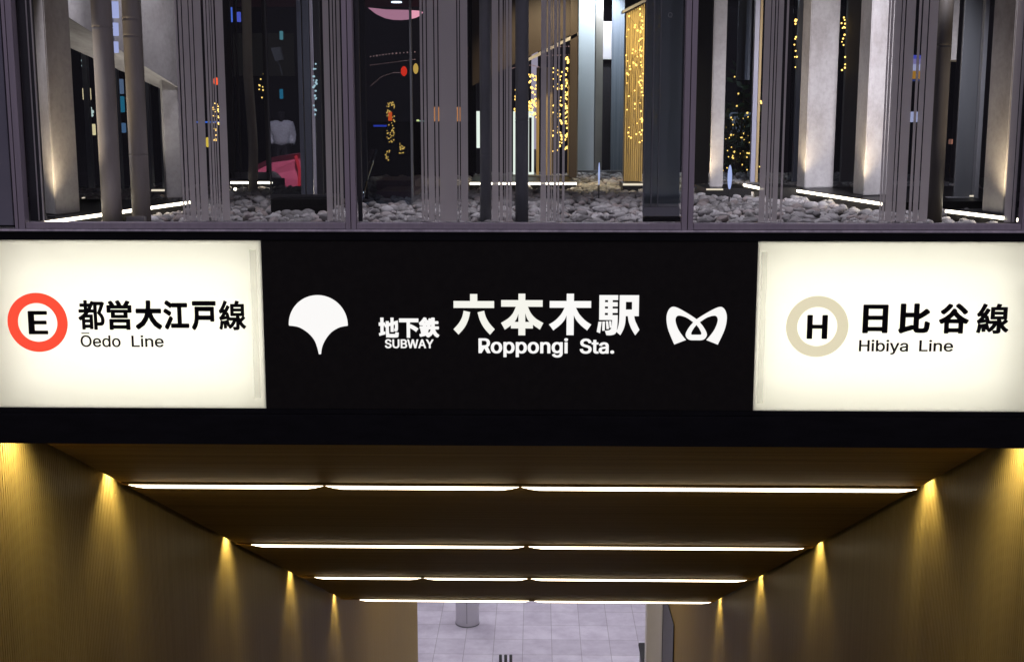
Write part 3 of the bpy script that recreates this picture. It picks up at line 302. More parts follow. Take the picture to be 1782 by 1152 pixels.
"Oedo":[[[267,-7],[235,-5],[205,1],[177,11],[150,25],[126,42],[105,63],[86,88],[70,115],[57,146],[48,179],[42,215],[40,254],[42,293],[48,329],[57,362],[70,393],[86,421],[105,445],[126,466],[150,484],[177,498],[205,508],[235,514],[267,516],[299,514],[329,508],[357,498],[384,484],[408,466],[429,445],[448,421],[464,393],[477,362],[486,329],[491,293],[493,254],[491,215],[486,179],[477,146],[464,115],[448,88],[429,63],[408,42],[384,25],[357,11],[329,1],[299,-5]],[[267,53],[289,54],[310,59],[330,66],[349,76],[367,89],[383,105],[396,123],[408,144],[418,168],[425,194],[429,223],[430,254],[429,286],[425,314],[418,341],[408,365],[396,386],[383,404],[367,420],[349,433],[330,443],[310,450],[289,454],[267,456],[245,454],[223,450],[203,443],[184,433],[167,420],[151,404],[137,385],[125,364],[116,340],[109,314],[105,285],[103,254],[105,223],[109,194],[116,168],[125,144],[137,123],[151,105],[167,89],[184,76],[203,66],[223,59],[245,54]],[[745,-8],[719,-7],[694,-2],[671,6],[650,16],[631,30],[615,46],[601,64],[589,85],[580,108],[573,132],[569,159],[567,187],[569,215],[573,242],[579,267],[589,290],[600,311],[614,329],[630,346],[648,359],[668,370],[690,378],[714,383],[738,384],[754,384],[769,382],[784,379],[799,374],[813,368],[827,361],[840,351],[853,341],[864,329],[874,315],[883,299],[890,282],[897,263],[901,242],[904,219],[904,194],[904,169],[608,169],[608,221],[871,221],[843,202],[842,220],[840,237],[836,254],[831,269],[824,282],[816,294],[807,305],[796,314],[784,321],[770,326],[755,329],[738,330],[722,329],[707,326],[692,321],[680,313],[668,304],[658,294],[649,282],[642,270],[637,256],[632,241],[630,226],[629,211],[629,178],[630,157],[633,139],[637,122],[644,106],[652,92],[661,80],[672,70],[684,61],[698,55],[713,50],[729,47],[746,46],[757,47],[767,48],[777,50],[787,53],[796,56],[804,61],[812,66],[819,73],[825,80],[830,88],[835,96],[839,105],[898,91],[893,77],[887,63],[878,51],[868,39],[857,29],[845,19],[831,11],[816,4],[800,-1],[783,-5],[764,-7]],[[1132,-8],[1109,-7],[1088,-2],[1068,5],[1049,16],[1031,29],[1016,45],[1003,64],[992,84],[983,108],[976,133],[973,160],[971,189],[973,218],[976,245],[983,270],[992,293],[1003,313],[1017,332],[1032,347],[1049,361],[1068,371],[1088,378],[1110,383],[1133,384],[1150,384],[1165,381],[1178,378],[1190,373],[1201,367],[1210,360],[1218,353],[1224,346],[1243,319],[1248,319],[1248,509],[1309,509],[1309,0],[1250,0],[1250,59],[1244,59],[1224,31],[1217,24],[1209,17],[1200,10],[1189,4],[1178,-1],[1164,-5],[1149,-7]],[[1142,47],[1158,48],[1174,51],[1188,57],[1200,65],[1212,75],[1221,86],[1230,100],[1237,115],[1242,132],[1246,150],[1248,169],[1249,189],[1248,210],[1246,229],[1242,247],[1237,263],[1230,278],[1222,291],[1212,302],[1201,312],[1188,320],[1174,325],[1158,329],[1142,330],[1124,329],[1109,325],[1095,319],[1082,311],[1070,301],[1061,290],[1052,276],[1046,261],[1040,245],[1036,227],[1034,209],[1033,189],[1034,170],[1037,151],[1040,133],[1046,117],[1053,101],[1061,88],[1071,76],[1082,66],[1095,57],[1109,51],[1125,48]],[[1569,-8],[1544,-7],[1520,-2],[1499,6],[1478,16],[1460,30],[1444,46],[1430,64],[1418,85],[1408,108],[1401,133],[1397,159],[1396,187],[1397,216],[1401,243],[1408,268],[1418,291],[1430,312],[1444,330],[1460,346],[1478,360],[1499,371],[1520,378],[1544,383],[1569,384],[1594,383],[1618,378],[1640,371],[1660,360],[1679,346],[1695,330],[1709,312],[1721,291],[1730,268],[1737,243],[1741,216],[1743,187],[1741,159],[1737,133],[1730,108],[1721,85],[1709,64],[1695,46],[1679,30],[1660,16],[1640,6],[1618,-2],[1594,-7]],[[1569,46],[1587,48],[1604,51],[1619,57],[1632,66],[1643,76],[1653,89],[1662,102],[1669,117],[1674,134],[1678,151],[1680,169],[1681,187],[1680,206],[1678,224],[1674,242],[1669,258],[1662,274],[1653,287],[1643,300],[1632,310],[1619,319],[1604,325],[1587,329],[1569,330],[1551,329],[1534,325],[1520,319],[1507,310],[1495,300],[1485,287],[1477,274],[1470,258],[1465,242],[1461,224],[1459,206],[1458,187],[1459,169],[1461,151],[1465,134],[1470,117],[1477,102],[1485,89],[1495,76],[1507,66],[1520,57],[1534,51],[1551,48]]],
"Line":[[[60,0],[60,509],[125,509],[125,57],[361,57],[361,0]],[[446,0],[446,379],[507,379],[507,0]],[[477,443],[468,444],[460,446],[453,449],[447,455],[441,461],[437,468],[435,475],[434,483],[435,491],[437,499],[441,506],[447,512],[453,517],[460,521],[468,523],[477,524],[485,523],[493,521],[500,517],[507,512],[512,506],[516,499],[519,491],[519,483],[519,475],[516,468],[512,461],[507,455],[500,449],[493,446],[485,444]],[[673,227],[673,0],[612,0],[612,379],[671,379],[672,287],[662,287],[672,312],[683,332],[696,349],[712,362],[728,372],[747,379],[766,383],[787,384],[806,383],[823,380],[839,376],[855,369],[868,360],[880,349],[891,336],[900,321],[907,304],[913,285],[916,264],[917,240],[917,0],[856,0],[856,235],[854,256],[850,275],[843,291],[833,304],[820,315],[805,323],[788,328],[770,329],[756,328],[744,326],[732,322],[720,317],[710,311],[701,303],[693,293],[686,283],[680,271],[676,257],[674,243]],[[1181,-8],[1155,-7],[1130,-2],[1107,6],[1086,16],[1067,30],[1051,46],[1037,64],[1025,85],[1016,108],[1009,132],[1005,159],[1003,187],[1005,215],[1009,242],[1015,267],[1025,290],[1036,311],[1050,329],[1066,346],[1084,359],[1104,370],[1126,378],[1149,383],[1174,384],[1190,384],[1205,382],[1220,379],[1235,374],[1249,368],[1263,361],[1276,351],[1288,341],[1300,329],[1310,315],[1319,299],[1326,282],[1333,263],[1337,242],[1340,219],[1340,194],[1340,169],[1044,169],[1044,221],[1307,221],[1279,202],[1278,220],[1276,237],[1272,254],[1267,269],[1260,282],[1252,294],[1243,305],[1232,314],[1220,321],[1206,326],[1191,329],[1174,330],[1158,329],[1142,326],[1128,321],[1116,313],[1104,304],[1094,294],[1085,282],[1078,270],[1073,256],[1068,241],[1066,226],[1065,211],[1065,178],[1066,157],[1069,139],[1073,122],[1080,106],[1088,92],[1097,80],[1108,70],[1120,61],[1134,55],[1149,50],[1165,47],[1182,46],[1193,47],[1203,48],[1213,50],[1223,53],[1232,56],[1240,61],[1248,66],[1255,73],[1261,80],[1266,88],[1271,96],[1275,105],[1334,91],[1329,77],[1323,63],[1314,51],[1304,39],[1293,29],[1281,19],[1267,11],[1252,4],[1236,-1],[1219,-5],[1200,-7]]],
"Hibiya":[[[60,0],[60,509],[125,509],[125,289],[392,289],[392,509],[457,509],[457,0],[392,0],[392,232],[125,232],[125,0]],[[569,0],[569,379],[631,379],[631,0]],[[601,443],[592,444],[584,446],[577,449],[571,455],[565,461],[561,468],[559,475],[558,483],[559,491],[561,499],[565,506],[571,512],[577,517],[584,521],[592,523],[601,524],[609,523],[617,521],[624,517],[631,512],[636,506],[640,499],[642,491],[643,483],[642,475],[640,468],[636,461],[631,455],[624,449],[617,446],[609,444]],[[913,-8],[896,-7],[881,-5],[868,-1],[856,4],[845,10],[836,17],[828,24],[821,31],[802,59],[795,59],[795,0],[736,0],[736,509],[797,509],[797,319],[802,319],[821,346],[828,353],[835,360],[845,367],[855,373],[867,378],[880,381],[896,384],[913,384],[936,383],[957,378],[978,371],[996,361],[1014,347],[1029,332],[1042,313],[1053,293],[1062,270],[1069,245],[1072,218],[1074,189],[1072,160],[1069,133],[1062,108],[1053,84],[1042,64],[1029,45],[1014,29],[997,16],[978,5],[958,-2],[936,-7]],[[904,47],[921,48],[936,51],[950,57],[963,66],[974,76],[984,88],[992,101],[999,117],[1005,133],[1009,151],[1011,170],[1012,189],[1011,209],[1009,227],[1005,245],[999,261],[993,276],[984,290],[975,301],[963,311],[951,319],[936,325],[921,329],[904,330],[887,329],[871,325],[857,320],[845,312],[833,302],[824,291],[815,278],[808,263],[803,247],[799,229],[797,210],[796,189],[797,169],[799,150],[803,132],[809,115],[816,100],[824,86],[834,75],[845,65],[858,57],[872,51],[887,48]],[[1160,0],[1160,379],[1222,379],[1222,0]],[[1192,443],[1183,444],[1175,446],[1168,449],[1162,455],[1156,461],[1152,468],[1150,475],[1149,483],[1150,491],[1152,499],[1156,506],[1162,512],[1168,517],[1175,521],[1183,523],[1192,524],[1200,523],[1208,521],[1215,517],[1222,512],[1227,506],[1231,499],[1233,491],[1234,483],[1233,475],[1231,468],[1227,461],[1222,455],[1215,449],[1208,446],[1200,444]],[[1322,-139],[1336,-86],[1346,-87],[1355,-89],[1363,-90],[1371,-90],[1378,-89],[1385,-87],[1392,-84],[1399,-80],[1405,-74],[1410,-67],[1416,-58],[1421,-48],[1425,-36],[1437,-1],[1292,379],[1359,379],[1440,155],[1446,138],[1451,121],[1457,104],[1461,87],[1480,21],[1458,21],[1477,87],[1498,155],[1580,379],[1646,379],[1479,-58],[1473,-72],[1466,-85],[1459,-97],[1451,-107],[1443,-116],[1434,-124],[1424,-130],[1414,-136],[1403,-140],[1391,-143],[1379,-145],[1366,-145],[1339,-143]],[[1823,-9],[1806,-8],[1789,-5],[1773,-1],[1758,5],[1744,12],[1732,22],[1721,32],[1711,45],[1704,58],[1698,73],[1695,90],[1694,108],[1695,123],[1697,138],[1701,150],[1707,161],[1714,171],[1722,179],[1731,187],[1741,193],[1752,199],[1764,203],[1776,207],[1789,211],[1842,220],[1897,227],[1907,228],[1916,230],[1923,232],[1929,235],[1933,238],[1937,243],[1939,248],[1939,255],[1939,257],[1939,268],[1937,279],[1934,288],[1930,297],[1925,304],[1919,311],[1912,317],[1904,322],[1894,326],[1884,329],[1872,330],[1859,331],[1846,330],[1834,329],[1823,326],[1813,322],[1804,318],[1795,313],[1788,307],[1781,301],[1776,294],[1771,288],[1767,281],[1764,274],[1705,291],[1712,308],[1721,322],[1731,335],[1742,346],[1755,355],[1768,364],[1782,370],[1797,375],[1812,379],[1827,382],[1842,384],[1858,384],[1868,384],[1879,383],[1891,382],[1903,379],[1915,376],[1927,372],[1938,367],[1949,360],[1960,353],[1970,343],[1978,333],[1986,320],[1992,306],[1997,290],[1999,272],[2000,251],[2000,0],[1940,0],[1940,52],[1936,52],[1932,45],[1928,38],[1922,32],[1916,25],[1908,18],[1899,12],[1890,6],[1879,1],[1867,-3],[1854,-6],[1839,-8]],[[1834,45],[1850,46],[1866,49],[1879,53],[1892,59],[1903,66],[1912,74],[1920,83],[1927,93],[1932,104],[1936,115],[1938,126],[1939,138],[1939,190],[1937,188],[1933,186],[1929,184],[1923,182],[1895,176],[1864,171],[1839,168],[1828,166],[1818,164],[1808,162],[1798,159],[1789,155],[1781,150],[1773,145],[1767,139],[1762,132],[1758,124],[1756,115],[1756,105],[1756,95],[1758,87],[1761,79],[1766,72],[1771,66],[1778,61],[1785,56],[1793,52],[1803,49],[1812,47],[1823,46]]],
"E":[[[60,0],[60,509],[372,509],[372,452],[125,452],[125,286],[355,286],[355,229],[125,229],[125,57],[375,57],[375,0]]],
"H":[[[60,0],[60,509],[125,509],[125,289],[392,289],[392,509],[457,509],[457,0],[392,0],[392,232],[125,232],[125,0]]],
"Q":[[[245,159],[313,159],[369,85],[384,65],[468,-48],[401,-48],[346,27],[331,46]],[[267,-7],[235,-5],[205,1],[177,11],[150,25],[126,42],[105,63],[86,88],[70,115],[57,146],[48,179],[42,215],[40,254],[42,293],[48,329],[57,362],[70,393],[86,421],[105,445],[126,466],[150,484],[177,498],[205,508],[235,514],[267,516],[299,514],[329,508],[357,498],[384,484],[408,466],[429,445],[448,421],[464,393],[477,362],[486,329],[491,293],[493,254],[491,215],[486,179],[477,146],[464,115],[448,88],[429,63],[408,42],[384,25],[357,11],[329,1],[299,-5]],[[267,53],[289,54],[310,59],[330,66],[349,76],[367,89],[383,105],[396,123],[408,144],[418,168],[425,194],[429,223],[430,254],[429,286],[425,314],[418,341],[408,365],[396,386],[383,404],[367,420],[349,433],[330,443],[310,450],[289,454],[267,456],[245,454],[223,450],[203,443],[184,433],[167,420],[151,404],[137,385],[125,364],[116,340],[109,314],[105,285],[103,254],[105,223],[109,194],[116,168],[125,144],[137,123],[151,105],[167,89],[184,76],[203,66],[223,59],[245,54]]]}
def outline_mesh(contours):
    cu = bpy.data.curves.new('outline', 'CURVE'); cu.dimensions = '2D'; cu.fill_mode = 'BOTH'
    for c in contours:
        s = cu.splines.new('POLY'); s.points.add(len(c) - 1); s.use_cyclic_u = True
        for i, p in enumerate(c): s.points[i].co = (p[0] / 1000.0, p[1] / 1000.0, 0, 1)
    o = bpy.data.objects.new('outline', cu); col.objects.link(o)
    dg = bpy.context.evaluated_depsgraph_get()
    me = bpy.data.meshes.new_from_object(o.evaluated_get(dg))
    bpy.data.objects.remove(o); bpy.data.curves.remove(cu)
    return me
def bounds(contours):
    xs = [p[0] for c in contours for p in c]; ys = [p[1] for c in contours for p in c]
    return min(xs) / 1000, max(xs) / 1000, min(ys) / 1000, max(ys) / 1000
def lettering(name, items, m, parent, y, extra=None):
    """items: (key, px0, px1, row_top, row_bottom, bold_x, bold_y) ; ink box in the photo measured on the sign plane"""
    bm = bmesh.new()
    for key, p0, p1, r0, r1, bx, by in items:
        con = GLYPHS[key] if isinstance(key, str) else key
        a0, a1, b0, b1 = bounds(con)
        rm = (r0 + r1) / 2
        X0, X1 = FX(p0, rm), FX(p1, rm); Z1, Z0 = FZ(r0), FZ(r1)
        em = (X1 - X0) / (a1 - a0 + 2 * bx)
        sx = (X1 - X0) / (a1 - a0 + 2 * bx); sz = (Z1 - Z0) / (b1 - b0 + 2 * by)
        me = outline_mesh(con)
        shifts = [(0, 0)]
        if bx:                                          # embolden: the outline swept round a rounded square
            for q in (1.0, 0.5):
                for i in range(36):
                    ca, sa = math.cos(math.pi * i / 18), math.sin(math.pi * i / 18)
                    shifts.append((bx * q * math.copysign(abs(ca) ** .7, ca), by * q * math.copysign(abs(sa) ** .7, sa)))
        for k, (dx, dz) in enumerate(shifts):
            vs = [bm.verts.new((X0 + (v.co.x - a0 + bx + dx) * sx, y - 0.00002 * k, Z0 + (v.co.y - b0 + by + dz) * sz)) for v in me.vertices]
            for f in me.polygons:
                try: bm.faces.new([vs[i] for i in f.vertices])
                except ValueError: pass
        bpy.data.meshes.remove(me)
    if extra: extra(bm)
    return link(name, bm, m, parent)
def ring_mesh(px0, px1, r0, r1, qx0, qx1, q0, q1, y, n=72):
    bm = bmesh.new()
    cx = (FX(px0, (r0 + r1) / 2) + FX(px1, (r0 + r1) / 2)) / 2; cz = (FZ(r0) + FZ(r1)) / 2
    ro = (FZ(r0) - FZ(r1)) / 2; ri = (FZ(q0) - FZ(q1)) / 2
    k = (FX(px1, (r0 + r1) / 2) - FX(px0, (r0 + r1) / 2)) / 2 / ro
    L = []
    for rad, yy in ((ro, y), (ri, y), (ri, y + 0.0015), (ro, y + 0.0015)):
        L.append([bm.verts.new((cx + rad * k * math.cos(2 * math.pi * i / n), yy, cz + rad * math.sin(2 * math.pi * i / n))) for i in range(n)])
    for a in range(4):
        b = (a + 1) % 4
        for i in range(n):
            bm.faces.new((L[a][i], L[a][(i + 1) % n], L[b][(i + 1) % n], L[b][i]))
    return bm

def light_box(name, x0, x1, label):
    t = empty(name, ((x0 + x1) / 2, D + 0.1, zpb), label, 'line sign', 'backlit line signs in the fascia')
    za, zc = zpb + 0.0015, zpt - 0.0015
    bm = bmesh.new(); box(bm, x0, x1, D + 0.010, D + 0.014, za, zc); link('diffuser_panel', bm, M['diffuser'], t)
    bm = bmesh.new()                                  # an open white tray behind the panel
    dep = D + 0.17
    box(bm, x0, x1, dep, dep + 0.004, za, zc)
    box(bm, x0, x1, D + 0.016, dep - 0.001, zc - 0.004, zc); box(bm, x0, x1, D + 0.016, dep - 0.001, za, za + 0.004)
    box(bm, x0, x0 + 0.004, D + 0.016, dep - 0.001, za + 0.005, zc - 0.005); box(bm, x1 - 0.004, x1, D + 0.016, dep - 0.001, za + 0.005, zc - 0.005)
    link('light_tray', bm, M['box_white'], t)
    h = zc - za
    for fr in (0.20, 0.40, 0.60, 0.80):
        bm = bmesh.new(); z = za + h * fr
        tube(bm, [(x0 + (.15 if x0 < 0 else .035), D + 0.115, z), (x1 - (.035 if x0 < 0 else .15), D + 0.115, z)], 0.013, 10); link('fluorescent_tube', bm, M['tube'], t, True)
    return t
ls = light_box('line_sign', xl0, xl1, 'cream backlit sign with the red ring round a black E and Oedo Line lettering')
xin = FX(445, 566)
bm = bmesh.new(); box(bm, FX(438, 566), FX(449, 566), D + 0.0065, D + 0.0095, FZ(695), FZ(436), 0.001); link('edge_strip', bm, M['edge_strip'], ls)
lettering('line_name', [('都', 135, 181.2, 525, 577, .011, .008), ('営', 184.8, 228.5, 525, 577, .014, .010), ('大', 234.4, 280.7, 525, 576, .017, .016), ('江', 283.6, 328, 525, 576, .016, .014),
                        ('戸', 332.4, 375.4, 526, 577, .016, .014), ('線', 380.2, 427.2, 525, 577, .010, .008)], M['print_black'], ls, D + 0.008)
def macron(bm): box(bm, FX(140.7, 583), FX(154.6, 583), D + 0.0075, D + 0.008, FZ(584), FZ(582))
lettering('line_name_latin', [('Oedo', 139.2, 209, 586.3, 607.2, .014, .009), ('Line', 228, 284, 586.3, 607, .014, .009)], M['print_black'], ls, D + 0.008, macron)
link('line_ring', ring_mesh(12, 116.7, 512.5, 616, 30.2, 99.4, 531, 598.8, D + 0.0075), M['red_ring'], ls)
lettering('line_letter', [('E', 48, 82, 544.2, 585.2, .027, .016)], M['print_black'], ls, D + 0.008)
rs = light_box('line_sign', xr0, xr1, 'cream backlit sign with the beige ring round a black H and Hibiya Line lettering')
bm = bmesh.new(); box(bm, FX(1322, 566), FX(1332, 566), D + 0.0065, D + 0.0095, FZ(700), FZ(438), 0.001); link('edge_strip', bm, M['edge_strip'], rs)
lettering('line_name', [('日', 1502.3, 1546.5, 528.7, 578.5, .016, .011), ('比', 1565, 1620, 526.5, 578.6, .016, .015), ('谷', 1635.3, 1687.5, 526.5, 578.6, .016, .013), ('線', 1701, 1757.5, 526.5, 578.6, .011, .008)],
          M['print_black'], rs, D + 0.008)
lettering('line_name_latin', [('Hibiya', 1495.5, 1581.5, 589.6, 615.2, .016, .010), ('Line', 1600.7, 1660, 589.6, 609.8, .016, .010)], M['print_black'], rs, D + 0.008)
link('line_ring', ring_mesh(1368.6, 1477.3, 514.2, 619.8, 1388.6, 1458.4, 533.3, 601.2, D + 0.0075), M['beige_ring'], rs)
lettering('line_letter', [('H', 1405, 1441, 547, 588.6, .03, .017)], M['print_black'], rs, D + 0.008)

# central black station sign
cs = empty('station_sign', (xc, D + 0.1, zpb), 'black central station sign with white Roppongi lettering between two white emblems', 'station sign')
bm = bmesh.new(); box(bm, xl1 + 0.0015, xr0 - 0.0015, D + 0.008, D + 0.05, zpb + 0.0015, zpt - 0.0015, 0.001); link('face_panel', bm, M['black_gloss'], cs)
yT = D + 0.006
lettering('station_name_latin', [('Roppongi', 832.6, 988.5, 588.6, 622.3, .023, .014), ('Sta.', 1009.2, 1069, 589.2, 615.5, .023, .014)], M['white_letter'], cs, yT)
lettering('subway_word', [('鉄', 728.9, 764.2, 553.2, 588.2, .020, .014)], M['white_letter'], cs, yT)
lettering('subway_word_latin', [('SUBWAY', 669.6, 754.4, 591.4, 607.2, .022, .014)], M['white_letter'], cs, yT)
def smooth(pts, closed=True, n=4):
    out = []
    N = len(pts)
    for i in range(N):
        p0, p1, p2, p3 = pts[i - 1], pts[i], pts[(i + 1) % N], pts[(i + 2) % N]
        c1 = p1[2] if len(p1) > 2 else 0; c2 = p2[2] if len(p2) > 2 else 0
        q0 = p1 if c1 else p0; q3 = p2 if c2 else p3
        for k in range(n):
            t = k / n
            out.append(tuple(0.5 * ((2 * p1[d]) + (-q0[d] + p2[d]) * t + (2 * q0[d] - 5 * p1[d] + 4 * p2[d] - q3[d]) * t * t + (-q0[d] + 3 * p1[d] - 3 * p2[d] + q3[d]) * t ** 3) for d in (0, 1)))
    return out

def curve(pts, n=5): return smooth(pts, True, n)
def quad(a, b, c, d): return [(a, b), (c, b), (c, d), (a, d)]
def sharp(*idx): return lambda pts: [(p[0], p[1], 1) if i in idx else p for i, p in enumerate(pts)]
BIG = {
 'six': [quad(1322, 90, 1415, 190), quad(1108, 180, 1632, 270),
         curve(sharp(0, 3, 4, 7)([(1238, 305), (1217, 390), (1172, 470), (1105, 545), (1170, 615), (1247, 525), (1297, 425), (1322, 324)])),
         curve(sharp(0, 3, 4, 7)([(1418, 326), (1448, 430), (1503, 530), (1578, 615), (1640, 545), (1570, 465), (1525, 385), (1503, 305)]))],
 'root': [quad(278, 76, 357, 554), quad(80, 150, 556, 226), quad(192, 400, 445, 475),
          curve(sharp(0, 3, 4, 7)([(250, 222), (215, 300), (160, 360), (78, 412), (122, 490), (200, 432), (258, 362), (300, 222)])),
          curve(sharp(0, 3, 4, 7)([(338, 222), (378, 362), (440, 428), (525, 488), (565, 412), (480, 362), (422, 300), (385, 222)]))],
 'wood': [quad(832, 76, 915, 552), quad(637, 160, 1113, 238),
          curve(sharp(0, 3, 4, 7)([(810, 234), (770, 310), (702, 383), (630, 430), (680, 498), (762, 432), (818, 360), (860, 234)])),
          curve(sharp(0, 3, 4, 7)([(890, 234), (928, 352), (990, 432), (1070, 498), (1117, 430), (1047, 383), (978, 310), (937, 234)]))],
 'station': [quad(1207, 93, 1272, 378), quad(1207, 93, 1422, 150), quad(1207, 174, 1418, 223), quad(1207, 247, 1418, 297), quad(1207, 322, 1420, 378), quad(1307, 93, 1360, 378),
             curve(sharp(0, 1, 5, 6, 8)([(1357, 370), (1420, 370), (1415, 470), (1398, 532), (1350, 553), (1292, 553), (1275, 502), (1335, 490), (1354, 440)])),
             [(1200, 398), (1236, 398), (1219, 530), (1180, 515)], [(1245, 396), (1274, 396), (1273, 500), (1243, 502)], [(1284, 392), (1310, 392), (1322, 480), (1293, 484)], [(1320, 390), (1346, 390), (1352, 462), (1330, 470)],
             quad(1440, 93, 1512, 300), quad(1583, 93, 1662, 333), quad(1440, 93, 1662, 170), quad(1500, 258, 1662, 333),
             curve(sharp(0, 3, 4, 7)([(1440, 290), (1436, 400), (1424, 465), (1405, 512), (1453, 553), (1490, 480), (1509, 400), (1512, 290)])),
             curve(sharp(0, 3, 4, 7)([(1535, 325), (1548, 400), (1580, 480), (1625, 553), (1672, 490), (1637, 420), (1618, 375), (1608, 325)]))],
 'earth': [quad(158, 395, 200, 604), quad(137, 457, 220, 502), [(137, 596), (222, 572), (222, 610), (143, 632)], [(215, 480), (385, 430), (385, 474), (215, 522)], quad(290, 395, 330, 580),
           curve(sharp(0, 1, 3, 4, 6)([(228, 440), (268, 440), (270, 590), (282, 605), (350, 605), (354, 582), (395, 588), (390, 630), (372, 650), (252, 650), (230, 632)])),
           curve(sharp(0, 1, 4, 5)([(346, 440), (385, 432), (385, 545), (368, 570), (338, 572), (335, 535), (346, 530)]))],
 'below': [quad(400, 405, 652, 455), quad(498, 445, 542, 655), curve(sharp(0, 2, 3, 5)([(548, 478), (602, 504), (652, 536), (620, 580), (575, 548), (530, 525)]))],
}
def drawn(name, keys, sc_, ox, oy, m, parent, y):
    """characters drawn stroke by stroke; the drawing grid is the photo enlarged by 1/sc_ from (ox, oy)"""
    bm = bmesh.new(); k = 0
    for key in keys:
        cx = sum(q[0] for st in BIG[key] for q in st) / sum(len(st) for st in BIG[key]) * sc_ + ox
        for st in BIG[key]:
            me = outline_mesh([[(q[0], -q[1]) for q in st]])
            vs = [bm.verts.new((FX(ox + v.co.x * 1000 * sc_, 548), y - 0.00004 * k, FZ(oy - v.co.y * 1000 * sc_, D, cx))) for v in me.vertices]
            for f in me.polygons: bm.faces.new([vs[i] for i in f.vertices])
            bpy.data.meshes.remove(me); k += 1
    return link(name, bm, m, parent)
drawn('station_name', ['six'], .13468, 640, 500, M['cream_letter'], cs, yT)
drawn('station_name', ['root'], .15152, 860, 500, M['cream_letter'], cs, yT)
drawn('station_name', ['wood'], .15152, 860, 500, M['white_letter'], cs, yT)
drawn('station_name', ['station'], .15152, 860, 500, M['white_letter'], cs, yT)
drawn('subway_word', ['earth', 'below'], .13468, 640, 500, M['white_letter'], cs, yT)
# interlaced ribbon emblem (third value 1 = sharp corner)
half = [(360, 932, 1), (300, 800), (250, 680), (220, 570), (208, 460), (215, 380), (240, 310), (280, 262), (325, 245), (390, 258), (470, 295), (560, 345), (660, 405), (758, 470, 1)]
inner = [(818, 525, 1), (880, 600), (930, 680), (952, 740), (945, 785), (915, 825), (860, 850)]
arc = [(943, 848, 1), (1010, 770), (1080, 670), (1125, 570), (1143, 490), (1135, 440), (1110, 412), (1070, 405), (1000, 420), (920, 455)]
mir = lambda P: [(1516 - p[0],) + tuple(p[1:]) for p in reversed(P)]
outer = half + mir(half[:-1]) + arc + inner + [(758, 852)] + mir(inner) + mir(arc)
hole = [(758, 575, 1), (800, 625), (838, 690), (852, 730), (840, 752, 1), (676, 752, 1), (664, 730), (678, 690), (716, 625)]
con = [[(p[0], -p[1]) for p in smooth(outer)], [(p[0], -p[1]) for p in smooth(hole)]]
lettering('ribbon_emblem', [(con, 1140 + 208 * .09548, 1140 + 1308 * .09548, 510 + 245 * .09548, 510 + 932 * .09548, 0, 0)], M['white_letter'], cs, yT)
dome = [(298 + 147.5 * math.cos(R(a)), 478.5 - 147.5 * math.sin(R(a))) for a in range(-2, 183, 6)]
leaf = dome + smooth([(151, 484, 1), (200, 492), (245, 520), (275, 555), (290, 595), (297, 628, 1), (308, 628, 1), (315, 590), (335, 550), (365, 515), (405, 492), (446, 484, 1)])[:-4]
con = [[(p[0], -p[1]) for p in leaf]]
lettering('leaf_emblem', [(con, 450 + 151 * .3473 - .3, 450 + 446 * .3473, 400 + 331 * .3473, 400 + 628 * .3473, 0, 0)], M['white_letter'], cs, yT)

# flashing on top of the fascia and the ledge the glazing stands on
fl = empty('ledge_flashing', (xc, D + 0.05, zt), 'thin silver metal flashing along the top of the black fascia', 'flashing')
bm = bmesh.new(); box(bm, -6.5, 6.5, D - 0.006, D + 0.30, zt + 0.0015, FZ(404.4), 0.0015); link('lower_lip', bm, M['dark_metal'], fl)
bm = bmesh.new(); box(bm, -6.5, 6.5, D - 0.002, D + 0.30, FZ(404.4) + 0.001, FZ(400.5), 0.001); link('bright_lip', bm, M['flashing'], fl)

# ================================================================== STAIR TUNNEL
SL = math.tan(PITCH + math.atan((1220 - 576) / F_))      # fall of ceiling and stair
YC0 = D + 0.5
ZC0 = FZ(775.5, YC0)
def zc(y): return ZC0 - SL * (y - YC0)
def row_on_ceiling(row, px=900):
    d = ray(px, row)
    t = (ZC0 - EYE.z + SL * YC0 - SL * 0) / (d.z + SL * d.y)
    return EYE + d * t
xwl, xwr = FX(56, 774, YC0), FX(1742, 780, YC0)
xcl, xcr = FX(82, 776, YC0), FX(1721, 780, YC0)
ys = [row_on_ceiling(r).y for r in (843.5, 947.5, 1004, 1043)]
yend = ys[-1] + 0.22
HF = 1.6 - 12.6                                         # concourse floor level
ywl, ywr = PX(727, 1100, xwl).y, PX(1152, 1100, xwr).y

def slat_mat(name, c0, c1, stretch, sc_=6, rough=0.42):
    m, nt, b, o = mat(name)
    n = noise(nt, sc_, stretch, 5, 0.7)
    nt.links.new(ramp(nt, n, [(0.3, c0), (0.7, c1)]), b.inputs['Base Color'])
    setv(b, Roughness=rough); b.inputs['Specular IOR Level'].default_value = 0.06
    return m
M['rib'] = slat_mat('bronze brown ribbed panel', (0.26, 0.18, 0.047), (0.35, 0.25, 0.070), (1, 8, 0.12), 3.0)
M['slat'] = slat_mat('dark brown slatted panel', (0.20, 0.125, 0.032), (0.37, 0.24, 0.070), (0.10, 9, 9), 3.0, 0.6)
M['void'] = surf('black gap lining', (0.004, 0.004, 0.004), (0.006, 0.006, 0.006), 0.9, 8, spec=0.05)

